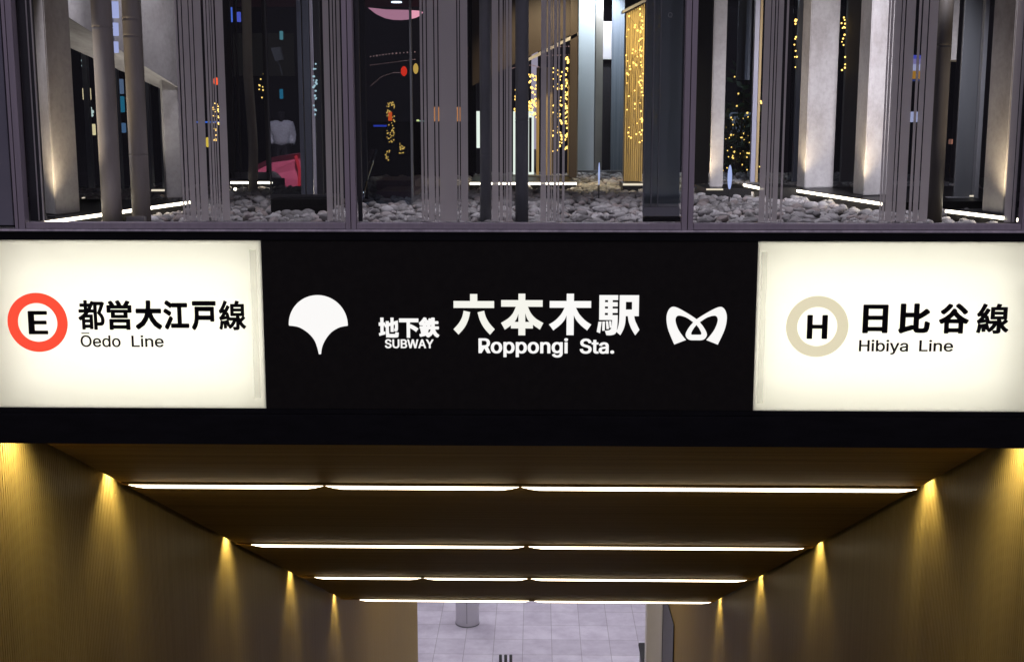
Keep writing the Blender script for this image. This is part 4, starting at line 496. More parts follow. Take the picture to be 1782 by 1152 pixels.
def ribbed_wall(x, side, y0, y1, label):
    t = empty('ribbed_wall', (x, (y0 + y1) / 2, HF), label, 'tunnel wall')
    bm = bmesh.new()
    pitch = 0.024; n = int((y1 - y0) / pitch)
    prof = []
    for i in range(n + 1):
        y = y0 + i * pitch
        for dy, dx in ((0.0, 0.0), (0.015, 0.0), (0.017, 0.006), (0.022, 0.006)):
            prof.append((x + side * dx, y + dy))
    lo = [bm.verts.new((p[0], p[1], HF + 0.004)) for p in prof]
    hi = [bm.verts.new((p[0], p[1], zc(p[1]) + 0.42 if D + 0.36 < p[1] < yend + .02 else (zb - 0.003 if p[1] < D + 1 else zc(yend) + 0.345))) for p in prof]
    for i in range(len(prof) - 1):
        bm.faces.new((lo[i], lo[i + 1], hi[i + 1], hi[i]))
    link('ribbed_cladding', bm, M['rib'], t)
    bm = bmesh.new()
    xa, xb = sorted((x + side * 0.012, x + side * 0.25))
    prism(bm, [(xa, y0), (xb, y0), (xb, y1), (xa, y1)], [HF + .002] * 4, [zb - 0.004, zb - 0.004, zc(yend) + 0.1, zc(yend) + 0.1])
    box(bm, xa, xb, yend + .04, y1, zc(yend) + .05, zc(yend) + .345)
    link('wall_core', bm, M['rib'], t)
    return t
ribbed_wall(xwl, -1, 4.3, ywl, 'bronze brown ribbed tunnel wall left of the stair under the red ring sign')
ribbed_wall(xwr, 1, 4.3, ywr, 'bronze brown ribbed tunnel wall right of the stair under the beige ring sign')

bm = bmesh.new()                                         # sloping soffit made of long slats laid across
pit = 0.03; n = int((yend - YC0) / pit)
prof = []
for i in range(n):
    y = YC0 + i * pit
    for dy, dz in ((0, 0), (0.022, 0), (0.0235, 0.003), (0.0285, 0.003)): prof.append((y + dy, zc(y + dy) + dz))
a = [bm.verts.new((xcl, p[0], p[1])) for p in prof]; b = [bm.verts.new((xcr, p[0], p[1])) for p in prof]
for i in range(len(prof) - 1): bm.faces.new((a[i], a[i + 1], b[i + 1], b[i]))
hexa(bm, [(xcl, YC0, zc(YC0) + .006), (xcr, YC0, zc(YC0) + .006), (xcr, yend, zc(yend) + .006), (xcl, yend, zc(yend) + .006),
          (xcl, YC0, zc(YC0) + .06), (xcr, YC0, zc(YC0) + .06), (xcr, yend, zc(yend) + .06), (xcl, yend, zc(yend) + .06)])
tag(link('sloping_ceiling', bm, M['slat']), 'dark brown slatted ceiling sloping down over the stair', 'ceiling', kind='structure')
bm = bmesh.new()                                         # black slab closing the gaps above
hexa(bm, [(-3, D + .345, zc(D + .345) + .45), (3, D + .345, zc(D + .345) + .45), (3, yend, zc(yend) + .45), (-3, yend, zc(yend) + .45),
          (-3, D + .345, zc(D + .345) + .55), (3, D + .345, zc(D + .345) + .55), (3, yend, zc(yend) + .55), (-3, yend, zc(yend) + .55)])
tag(link('ceiling_slab', bm, M['void']), kind='structure')

rows = [(843.5, [(226, 563), (568, 903), (908, 1594)]), (947.5, [(438, 912), (920, 1398)]), (1004, [(548, 733), (738, 918), (924, 1299)]), (1043, [(626, 921), (930, 1237)])]
pos = ['nearest and longest', 'second from the fascia', 'third from the fascia', 'farthest and shortest']
for (row, mods), y, wd in zip(rows, ys, pos):
    z = zc(y)
    t = empty('linear_light', ((xcl + xcr) / 2, y, z), f'{wd} of the white linear lights across the sloping ceiling', 'ceiling light', 'linear lights across the sloping ceiling')
    bm = bmesh.new(); box(bm, xcl + 0.004, xcr - 0.004, y - 0.024, y + 0.03, z - 0.005, z + 0.006, 0.001); link('mounting_channel', bm, M['slat'], t)
    for p0, p1 in mods:
        x0, x1 = PY(p0, row, y).x, PY(p1, row, y).x
        bm = bmesh.new()
        h = 0.020; tp = 0.10
        L = []
        for xx, k in ((x0, .12), (x0 + tp * .5, .7), (x0 + tp, 1), (x1 - tp, 1), (x1 - tp * .5, .7), (x1, .12)):
            zz0 = z - 0.0055 - h * k; zz1 = z - 0.0055
            L.append([bm.verts.new(q) for q in ((xx, y - .02, zz0), (xx, y + .02, zz0), (xx, y + .02, zz1), (xx, y - .02, zz1))])
        for q, w in zip(L, L[1:]):
            for i in range(4): bm.faces.new((q[i], q[(i + 1) % 4], w[(i + 1) % 4], w[i]))
        bm.faces.new(L[0][::-1]); bm.faces.new(L[-1])
        link('lamp_diffuser', bm, M['strip'], t)

for a, b in ((-6.5, xwl - .27), (xwr + .27, 6.5)):
    bm = bmesh.new(); box(bm, a, b, D + .004, D + .30, 0.002, zb - .002, .002); link('end_pier', bm, M['black_metal'], fascia)

# small wall washers hidden in the black gap along both walls
wash = [max(PX(8, 771, xwl).y, D + .20)] + ys
nth = ['nearest', 'second', 'third', 'fourth', 'farthest']
for side, xw in ((1, xwl), (-1, xwr)):
    for i, y in enumerate(wash):
        x = xw + side * (0.052 if i else .11); z = zc(y) + 0.15 if i else zb + .13
        t = empty('wall_washer', (x, y, z), f'{nth[i]} small wall washer in the dark gap above the {"left" if side > 0 else "right"} tunnel wall', 'downlight', 'wall washers above the tunnel walls')
        bm = bmesh.new(); tube(bm, [(x, y, z), (x, y, z + 0.07)], 0.022, 14); link('lamp_body', bm, M['black_metal'], t, False)
        lamp('washer_beam', 'SPOT', (x, y, z - 0.008), 47 if i else 56, (1.0, 0.86, 0.55), t, 0.022, (xw - side * (.01 if i else .10), y - (.16 if i else .02), z - 1.0), 102, 1.0)

# stair, street and concourse
bm = bmesh.new()
run, rise = 0.36, 0.36 * SL
y = 0.8; z = 0.0; pts = [(0.8, 0.0)]
while z - rise > HF:
    z -= rise; pts.append((y, z)); y += run; pts.append((y, z))
ystair = y
pts += [(y, HF - 0.3), (0.8, HF - 0.3)]
la = [bm.verts.new((xwl + .002, p[0], p[1])) for p in pts]; rb = [bm.verts.new((xwr - .002, p[0], p[1])) for p in pts]
for i in range(len(pts)):
    j = (i + 1) % len(pts); bm.faces.new((la[i], la[j], rb[j], rb[i]))
M['step'] = surf('grey granite steps', (0.20, 0.19, 0.185), (0.30, 0.285, 0.275), 0.6, 30)
tag(link('stairs', bm, M['step']), kind='structure')
bm = bmesh.new(); box(bm, -16, 16, -14, 0.796, -0.4, 0.0)
for a, b in ((-16, xwl - 0.26), (xwr + 0.26, 16)): box(bm, a, b, 0.80, D + 0.34, -0.4, 0.0)
tag(link('pavement', bm, M['asphalt']), kind='structure')
for a, b, w in ((xwl - .25, xwl - .004, 'left'), (xwr + .004, xwr + .25, 'right')):
    bm = bmesh.new(); box(bm, a, b, 0.80, 4.29, HF, 0.0); box(bm, a, b, 0.80, 4.29, 0.001, 0.25)
    tag(link('stair_side_wall', bm, M['concrete']), f'plain concrete wall along the {w} side of the open stair', 'stair wall')

def tile_mat():
    m, nt, b, o = mat('pale concourse tiles')
    tc = nt.nodes.new('ShaderNodeTexCoord')
    br = nt.nodes.new('ShaderNodeTexBrick'); br.offset = 0.0
    br.inputs['Scale'].default_value = 1.0; br.inputs['Brick Width'].default_value = 0.70; br.inputs['Row Height'].default_value = 0.88
    br.inputs['Mortar Size'].default_value = 0.008; br.inputs['Mortar Smooth'].default_value = 0.1
    br.inputs['Color1'].default_value = (0.52, 0.50, 0.56, 1); br.inputs['Color2'].default_value = (0.64, 0.62, 0.68, 1); br.inputs['Mortar'].default_value = (0.33, 0.32, 0.34, 1)
    nt.links.new(tc.outputs['Object'], br.inputs['Vector'])
    n = noise(nt, 1.7, (1, 1, 1), 6, 0.7)
    mx = nt.nodes.new('ShaderNodeMix'); mx.data_type = 'RGBA'; mx.blend_type = 'MULTIPLY'; mx.inputs[0].default_value = 0.6
    nt.links.new(br.outputs[0], mx.inputs[6]); nt.links.new(ramp(nt, n, [(0.35, (0.62, 0.58, 0.64)), (0.62, (1, 1, 1))]), mx.inputs[7])
    nt.links.new(mx.outputs[2], b.inputs['Base Color']); setv(b, Roughness=0.4); return m
M['tile'] = tile_mat()
bm = bmesh.new(); box(bm, -9, 9, ystair + 0.002, 48, -0.3, 0.0)
fo = link('concourse_floor', bm, M['tile']); fo.location = (PZ(959.6, 1100, HF).x, PZ(900, 1063.5, HF).y % 0.88, HF); tag(fo, kind='structure')
bm = bmesh.new(); box(bm, -9, 9, yend + 0.01, 48, zc(yend) + 0.35, zc(yend) + 0.6); tag(link('concourse_ceiling', bm, M['white_paint']), kind='structure')
bm = bmesh.new(); box(bm, -9, 9, 46, 46.3, HF, zc(yend) + 0.34); tag(link('concourse_wall', bm, M['white_paint']), 'white back wall at the far end of the concourse', 'wall')
for k, (x, y) in enumerate(((-1.1, 18.6), (1.1, 18.6), (-2.4, 25), (2.4, 25.01), (-2.4, 31.5), (2.4, 31.5))):
    z = zc(yend) + 0.345
    t = empty('concourse_light', (x, y, z), f'square cool white ceiling light over the {"near" if y < 24 else "middle" if y < 30 else "far"} {"left" if x < 0 else "right"} of the concourse', 'ceiling light', 'square ceiling lights over the concourse')
    bm = bmesh.new(); box(bm, x - .95, x + .95, y - .95, y + .95, z - .06, z, 0.004); link('lamp_frame', bm, M['white_paint'], t)
    bm = bmesh.new(); box(bm, x - .9, x + .9, y - .9, y + .9, z - .075, z - .061); link('lamp_diffuser', bm, glow('cool panel lamp', (0.96, 0.91, 1.0), 16.0) if y > 24 else glow('warm panel lamp', (1.0, 0.86, 0.66), 3.6), t)

c0 = PZ(812.5, 1092, HF); rad = abs(PY(833.5, 1080, c0.y).x - PY(792.5, 1080, c0.y).x) / 2
t = empty('round_column', (c0.x, c0.y + rad, HF), 'white round column with a dark base ring standing on the concourse tiles', 'column')
bm = bmesh.new(); tube(bm, [(c0.x, c0.y + rad, HF + .03), (c0.x, c0.y + rad, zc(yend) + .34)], rad, 40); link('column_shaft', bm, M['white_paint'], t, True)
bm = bmesh.new(); tube(bm, [(c0.x, c0.y + rad, HF + .003), (c0.x, c0.y + rad, HF + .029)], rad + 0.008, 40); link('base_ring', bm, M['panel_grey'], t, True)
bm = bmesh.new(); box(bm, c0.x - .004, c0.x + .004, c0.y - .004, c0.y + .01, HF + .11, zc(yend) + .33); link('joint_strip', bm, M['dark_metal'], t)

# right end of the concourse: white pilaster, notice panel and dark escalator rail
pr = PX(1131, 1100, xwr - 0.10)
q0, q1 = PY(1124, 1130, ywr + .5), PY(1139, 1130, ywr + .5)
bm = bmesh.new(); box(bm, q0.x, q1.x + .25, ywr + .42, ywr + .75, HF + .003, zc(yend) + .34, .01)
tag(link('white_pilaster', bm, M['white_paint']), 'narrow white pilaster at the end of the right tunnel wall', 'pilaster')
t = empty('notice_board', (xwr - .05, ywr - 1.0, HF + 1.0), 'tall notice board with a pale blue poster near the end of the right wall', 'notice board')
ya, yb = ywr - 1.9, ywr - .1
bm = bmesh.new(); box(bm, xwr - .02, xwr - .004, ya, yb, HF + .2, HF + 4.6, .005); link('board_frame', bm, M['dark_metal'], t)
bm = bmesh.new(); box(bm, xwr - .030, xwr - .021, ya + .7, yb - .25, HF + 1.6, HF + 3.0); link('poster', bm, surf('pale blue poster', (.50, .58, .72), (.66, .72, .80), .4, 3), t)
bm = bmesh.new(); box(bm, xwr - .030, xwr - .021, yb - .22, yb - .04, HF + .35, HF + 4.5); link('steel_edge', bm, M['chrome'], t)
g0, g1 = PZ(1117, 1117, HF + .9), PZ(1135, 1160, HF + .9)
t = empty('escalator_handrail', (g0.x, g0.y, HF), 'dark handrail at the foot of the stair beside the right wall', 'handrail')
bm = bmesh.new(); box(bm, g0.x - .08, g0.x + .08, g1.y - 1.2, g0.y, HF + .80, HF + .9, .03); link('grip', bm, M['rubber'], t)
bm = bmesh.new(); box(bm, g0.x - .05, g0.x + .05, g1.y - 1.2, g0.y - .05, HF + .003, HF + .799, .004); link('balustrade', bm, M['dark_metal'], t)
for k, px in enumerate((871, 880, 889)):
    p = PZ(px, 1139, HF + .95)
    t = empty('handrail_post', (p.x, p.y, HF), ['left', 'middle', 'right'][k] + ' of the three dark posts at the foot of the centre handrail', 'post', 'dark posts at the foot of the centre handrail')
    bm = bmesh.new(); tube(bm, [(p.x, p.y, HF + .015), (p.x, p.y, HF + .95)], .034, 12); link('post_tube', bm, M['dark_metal'], t, True)
    bm = bmesh.new(); tube(bm, [(p.x, p.y, HF + .002), (p.x, p.y, HF + .014)], .05, 16); link('foot_plate', bm, M['dark_metal'], t)

# ================================================================== GLAZING ABOVE THE FASCIA
G = D + 0.05
zr0, zr1 = FZ(399.8, D + .01), FZ(388.5, D + .01)         # bottom rail
ztop = 2.70
gl = empty('glass_facade', (xc, G, zr0), 'lilac grey framed glass front standing on the black fascia, striped with frosted film', 'glass front')
def upright(name, pa, pb, row, m, y0, y1, z0=None, z1=None, bev=0.002):
    bm = bmesh.new(); box(bm, FX(pa, row), FX(pb, row), y0, y1, zr0 if z0 is None else z0, ztop if z1 is None else z1, bev)
    return link(name, bm, m, gl)
posts = [(25.5, 43), (601.5, 619.5), (1186.5, 1206.5), (1779, 1797)]
for i, (a, b) in enumerate(posts):
    mid = a + (b - a) * (.36 if i == 0 else .5)
    p = upright('mullion', a, mid - .7, 396, M['frame'], D + 0.004, D + 0.055)
    upright('mullion', mid + .7, b, 396, M['frame'], D + 0.004, D + 0.055)
    upright('mullion_gasket', mid - .6, mid + .6, 396, M['dark_metal'], D + 0.012, D + 0.055)
for a, b in ((44.0, 601.0), (620, 1186), (1207, 1778.5)):
    bm = bmesh.new(); box(bm, FX(a, 396), FX(b, 396), D + 0.006, D + 0.06, zr0 + .001, zr1, .003); link('bottom_rail', bm, M['frame'], gl)
    ga, gb = FX(a + .5, 380), FX(b - .5, 380)
    bm = bmesh.new(); box(bm, ga, gb, G - .004, G + .004, zr1 + .0008, ztop); link('glass_pane', bm, M['glass'], gl)
upright('side_return', 43.3, 66, 392, M['dark_metal'], G + .012, G + .05, z0=zr1 + .001)
upright('side_return', 620, 627.5, 392, M['dark_metal'], G + .012, G + .03, z0=zr1 + .001)
upright('side_return', 1768.5, 1778.5, 392, M['dark_metal'], G + .012, G + .05, z0=zr1 + .001)
bm = bmesh.new(); box(bm, -6.5, 6.5, D + .01, D + .06, ztop + .001, ztop + .12, .003); link('top_rail', bm, M['frame'], gl)
lp = empty('side_panel', (FX(10, 396) - .5, G, zr0), 'blue grey metal panel left of the glass front behind a dark joint', 'wall panel')
bm = bmesh.new(); box(bm, -6.4, FX(22, 396), D + .012, D + .05, FZ(394, D + .01), ztop, .003); pm_ = surf('blue grey panel', (.17, .17, .21), (.21, .21, .25), .5, 3); link('panel_face', bm, pm_, lp)
bm = bmesh.new(); box(bm, -6.4, FX(25, 396), D + .052, D + .08, zr0 + .002, ztop); link('panel_back', bm, M['void'], lp)
rp = empty('side_panel', (FX(1800, 396) + .5, G, zr0), 'blue grey metal panel right of the glass front past the last mullion', 'wall panel')
bm = bmesh.new(); box(bm, FX(1800, 396), 6.4, D + .012, D + .05, zr0 + .002, ztop, .003); link('panel_face', bm, pm_, rp)

# frosted stripes printed on the inner face of the panes: solid runs between the clear slots
FILM = [
 (0, [(66.5, 68.7), (74.3, 77.0)]),
 (0, [(319, 322.5), (324.8, 329.8), (331.6, 341.3), (343, 348.6), (350.4, 363.2), (367.7, 371.5), (373, 377), (378.3, 380.5), (382, 385), (387.6, 400.5)]),
 (0, [(569.5, 579.5), (582, 585.6), (587.5, 591), (593.0, 598.6)]),
 (1, [(734, 738), (740, 744.4), (746.4, 757), (759, 764), (766, 796.3), (798.3, 801), (802.7, 815)]),
 (1, [(856.5, 867.5), (869.8, 875), (877.5, 878.8), (880.3, 884.8), (886.2, 890.6)]),
 (1, [(940.4, 949.9), (952, 956.8), (958.4, 960), (962.4, 967.7), (969.6, 972.8), (977.7, 982)]),
 (2, [(1319.8, 1330.3), (1331.8, 1336.7), (1338.6, 1341.6), (1343.2, 1352), (1357, 1360.6)]),
 (2, [(1529.5, 1532.6), (1534.0, 1538.4), (1539.8, 1551.3), (1552.8, 1557.6), (1559.6, 1575.4), (1581, 1585.5), (1588, 1597), (1599, 1613.7)]),
 (2, [(1747.7, 1759.6), (1761.2, 1766)])]
for bay, runs in FILM:
    bm = bmesh.new()
    for a, b in runs: box(bm, FX(a, 385, G), FX(b, 385, G), G + .0048, G + .0056, zr1 + .004, ztop - .02)
    link('frosted_film', bm, M['film'], gl)

# ================================================================== PEBBLE GARDEN BEHIND THE GLASS
zg, zk = 1.6 - 0.53, 1.6 - 0.465
YB = 11.6
XS, YS = PY(598, 340, 9.0).x, 9.3
bm = bmesh.new(); box(bm, -4.6, XS - .001, D + .35, YS, 0.25, zg - 0.03); box(bm, XS + .001, 4.6, D + .35, YB, 0.25, zg - 0.03); tag(link('planter_bed', bm, M['soil']), kind='structure')
# roof over the garden
zroof = 2.82
bm = bmesh.new(); box(bm, -7, 7, D + .0, 15.0, zroof, zroof + .4); tag(link('canopy_roof', bm, M['facade']), kind='structure')
bm = bmesh.new(); box(bm, -30, 30, YB + .01, 60, -.35, 0.0)
for a, b in ((-30, -4.61), (4.61, 30)): box(bm, a, b, D + .35, YB + .009, -.35, 0.0)
box(bm, -4.605, XS - .002, YS + .002, YB + .009, -.35, 0.0)
tag(link('street', bm, M['asphalt']), kind='structure')

def line_pts(pa, ra, pb, rb, z, ymin=G + .03):
    a, b = PZ(pa, ra, z), PZ(pb, rb, z)
    if a.y < ymin: a = b + (a - b) * ((ymin - b.y) / (a.y - b.y))
    if b.y < ymin: b = a + (b - a) * ((ymin - a.y) / (b.y - a.y))
    return a, b
KERBS = []
def kerb(name, pa, ra, pb, rb, depth, label, led=True, m=None, dim=False, z=None):
    """a low black plinth whose front top edge runs between two measured points; carries an LED strip"""
    z = zk if z is None else z
    a, b = line_pts(pa, ra, pb, rb, z)
    d = (b - a).normalized(); nrm = Vector((-d.y, d.x, 0))
    if nrm.y < 0: nrm = -nrm
    t = empty(name, ((a.x + b.x) / 2, (a.y + b.y) / 2, zg - .03), label, 'plinth')
    q = [a, b, b + nrm * depth, a + nrm * depth]
    bm = bmesh.new(); prism(bm, [(p.x, p.y) for p in q], zg - .028, z, .003); link('plinth_block', bm, m or M['granite'], t)
    KERBS.append([(p.x, p.y) for p in q])
    if led:
        f = -nrm
        bm = bmesh.new(); w = .010
        prism(bm, [((a + f * w).x, (a + f * w).y), ((b + f * w).x, (b + f * w).y), ((b + f * .001).x, (b + f * .001).y), ((a + f * .001).x, (a + f * .001).y)], z - .016, z - .002)
        link('led_strip', bm, M['led_dim'] if dim else M['led'], t)
    return t, a, b, nrm
def pillar(name, pl, pc, pr, z0, z1, label, m=None, cat='concrete column', light=True, group=None, e=2.2, bev=.006):
    """four-sided pillar: measured base points of its left, middle (nearest) and right edges"""
    a, c, b = (PZ(*p, z0) for p in (pl, pc, pr))
    for p in (a, c, b):
        if p.y < G + .03: p.y = G + .03
    d = a + b - c
    ctr = (a + b) / 2
    t = empty(name, (ctr.x, ctr.y, z0), label, cat, group)
    bm = bmesh.new(); prism(bm, [(p.x, p.y) for p in (a, c, b, d)], z0 + .001, z1, bev); link('shaft', bm, m or M['concrete'], t)
    if light:
        out = (c - d).normalized()
        p = c + out * .11; p.z = z0 + .012
        bm = bmesh.new(); tube(bm, [(p.x, p.y, z0 + .001), (p.x, p.y, z0 + .009)], .018, 14); link('uplight', bm, M['dark_metal'], t)
        lamp('uplight_beam', 'SPOT', p, e * 9, (1.0, .78, .50), t, .04, c - out * .04 + Vector((0, 0, .9)), 105, 1.0)
    return t
def slab(name, pa, pb, row, y, th, z0, z1, m, parent=None):
    xa, xb = PY(pa, row, y).x, PY(pb, row, y).x
    bm = bmesh.new(); box(bm, xa, xb, y, y + th, z0, z1, .002); return link(name, bm, m, parent)
def Zr(row, y, px=900): return PY(px, row, y).z

# ---- left bay
kA, a1, b1, n1 = kerb('plinth', 66, 386, 330, 349.5, 1.3, 'long black plinth with a bright light strip running back from the left mullion')
pillar('concrete_column', (74, 372.5), (97, 376), (140, 370.5), zk, zroof, 'pale concrete column nearest the left mullion, lit from its foot', e=3.0)
pillar('concrete_column', (287, 344), (291, 346), (318, 345), zk, zroof, 'slim grey concrete column at the far end of the left light strip', light=False)
wl = empty('concrete_wall', (PY(210, 100, 7.0).x, 7.0, 1.9), 'lavender grey concrete wall with a slanting pale soffit behind the two left bamboo stalks', 'wall')
P0, P1 = PY(109, 24, 6.35), PY(311, 153, 7.15)
Q0, Q1 = PY(109, 78, 7.0), PY(289, 159, 7.5)
bm = bmesh.new()
hexa(bm, [P0, P1, Vector((P1.x, P1.y, zroof - .002)), Vector((P0.x, P0.y, zroof - .002)), Q0, Q1, Vector((Q1.x, Q1.y, zroof - .002)), Vector((Q0.x, Q0.y, zroof - .002))])
link('wall_panel', bm, M['concrete'], wl)
for r0, r1 in ((1.5, 31), (39, 62), (72, 92)):  # window reflections in the glass, built as glowing panes on the wall
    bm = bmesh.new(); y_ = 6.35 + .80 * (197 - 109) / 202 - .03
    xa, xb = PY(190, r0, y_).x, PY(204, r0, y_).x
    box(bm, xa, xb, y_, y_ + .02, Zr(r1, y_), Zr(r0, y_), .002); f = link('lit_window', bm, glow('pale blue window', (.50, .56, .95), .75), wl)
sg = lamp('soffit_glow', 'SPOT', (PY(205, 330, 6.9).x, 6.85, zk + .05), 14, (1, .92, .82), wl, .05, (PY(205, 100, 7.1).x, 7.1, 2.0), 120, 1.0)
win = empty('tinted_window', (PY(215, 240, 7.9).x, 7.9, zk), 'tall tinted window with blue grey frames between the two left columns', 'window')
slab('glass_pane', 120, 300, 345, 8.1, .012, zk + .003, zroof, M['dark_glass'], win)
for a, b in ((155, 163), (207, 214), (262, 267), (284, 292)): slab('frame_bar', a, b, 345, 8.05, .045, zk + .003, zroof, surf('blue grey frame', (.11, .125, .15), (.15, .165, .19), .4, 4), win)
for a, b, r in ((142, 178, 345), (263, 293, 331)):
    slab('sill_light', a, b, r, 8.0, .03, Zr(r + 3, 8.0), Zr(r, 8.0), M['led_dim'], win)

def bamboo(px, row, y, wpx, label, m, nodes=(), lean=0.0, foot=None, kink=0.0):
    """a stalk: px at a reference row, width in photo pixels there, node rows"""
    c = PY(px, row, y); r = wpx / 2 * (c - EYE).length / F_ * 0.985
    t = empty('bamboo_stalk', (c.x, y, zg - .02), label, 'bamboo', 'bamboo stalks in the pebble garden')
    zs = sorted([zg - .02, zroof - .002] + [Zr(q, y) + dz for q in nodes for dz in (-.012, -.003, 0, .003, .012)] + [zg + .4 * i for i in range(1, 4)])
    nz = [Zr(q, y) for q in nodes]
    pts, rr = [], []
    for z in zs:
        dn = min([abs(z - q) for q in nz] or [9])
        pts.append((c.x + lean * (z - c.z) + kink * math.sin((z - zg) * 5), y, z))
        rr.append(r * (0.93 if dn < .001 else 1.03 if dn < .004 else 1.0))
    bm = bmesh.new(); tube(bm, pts, rr, 28); link('stalk', bm, m, t, True)
    if foot:
        bm = bmesh.new(); box(bm, c.x - r * 1.05, c.x + r * .9, y - r - .05, y - r - .002, zg - .02, zg + foot, .006); link('foot_block', bm, M['concrete'], t)
    return t
bamboo(196, 388, 5.85, 33, 'thick grey bamboo stalk just right of the leftmost concrete column', M['bamboo'], (48,))
bamboo(247, 388, 6.0, 31, 'thick grey bamboo stalk with a stone block at its foot, beside the long light strip', M['bamboo'], (33, 63, 270), foot=.06)
bamboo(440, 322, 8.6, 16, 'thin pale bamboo stalk standing alone far back in the left bay', M['bamboo'], (140, 260), kink=.010)
bamboo(845.5, 385, 6.1, 20, 'blue grey bamboo stalk left of the five narrow film stripes in the middle bay', M['bamboo_blue'], (270,))
bamboo(908, 387, 5.95, 23, 'smooth blue grey bamboo stalk between two striped films in the middle bay', M['bamboo_blue'], (210,))
bamboo(1626, 378, 6.2, 24, 'dark brown bamboo stalk beside the rightmost striped film', M['bamboo_dark'], (81,))

# far back of the left bay
kerb('plinth', 402, 316, 474, 316, .5, 'low black plinth with a thin light line behind the thin bamboo', z=zk)
bm = bmesh.new(); c_ = PZ(412, 321, zk); blob(bm, (c_.x, c_.y - .05, zk - .03), .010, 2); tag(link('spot_bulb', bm, M['led']), 'tiny bright bulb on the plinth face behind the thin bamboo', 'lamp')
bk = empty('dark_screen', (PY(430, 200, 9.4).x, 9.4, zk), 'dark tinted glass screen behind the thin bamboo in the left bay', 'glass screen')
slab('glass_pane', 398, 472, 312, 9.35, .012, zk + .003, zroof, M['dark_glass'], bk)
for a, b in ((398, 410), (417, 420), (464, 470)): slab('frame_bar', a, b, 312, 9.3, .04, zk + .003, zroof, M['dark_metal'], bk)
slab('base_bar', 402, 470, 308, 9.3, .045, zk + .003, zk + .05, M['panel_grey'], bk)

# standing glass case
y1 = PZ(520, 374, zg).y
gc = empty('glass_case', (PY(520, 360, y1).x, y1, zg - .02), 'tall dark glass case on a black plinth left of the first inner mullion', 'glass case')
zp = Zr(347, y1)
bm = bmesh.new(); xa, xb = PY(471, 360, y1).x, PY(572, 360, y1).x; box(bm, xa, xb, y1, y1 + .5, zg - .02, zp, .004); link('plinth_block', bm, M['granite'], gc)
KERBS.append([(xa, y1), (xb, y1), (xb, y1 + .5), (xa, y1 + .5)])
slab('glass_pane', 471, 524, 345, y1 + .05, .01, zp + .001, zroof, M['dark_glass'], gc)
slab('base_bar', 471, 572, 347, y1 + .03, .05, zp + .001, zp + .022, M['dark_metal'], gc)
fr = surf('blue grey steel frame', (.10, .115, .15), (.14, .155, .19), .4, 5, (1, 1, .2))
for a, b, m in ((524.5, 532, fr), (534, 545, fr), (546, 552, M['chrome']), (553, 563, M['dark_metal']), (470.2, 472.5, M['dark_metal'])):
    slab('frame_bar', a, b, 345, y1 + .04, .03, zp + .001, zroof, m, gc)
slab('back_panel', 527, 640, 345, y1 + .9, .03, zg, zroof, surf('dark violet panel', (.012, .011, .016), (.02, .018, .024), .6, 3), gc)
# projector on a bracket inside the case
y_ = y1 + .3
pj = empty('wall_projector', (PY(483, 95, y_).x, y_, Zr(95, y_)), 'small grey box projector on a short arm high inside the dark glass case', 'projector')
bm = bmesh.new(); hexa(bm, [PY(471, 84, y_), PY(487, 82, y_), PY(492, 104, y_), PY(479, 107, y_), PY(473, 84, y_ + .08), PY(489, 82, y_ + .08), PY(494, 104, y_ + .08), PY(481, 107, y_ + .08)])
link('projector_body', bm, M['panel_grey'], pj)
bm = bmesh.new(); tube(bm, [PY(483, 106, y_ + .04), PY(487, 116, y_ + .04), PY(491, 131, y_ + .04)], .004, 8); link('arm', bm, M['panel_grey'], pj)

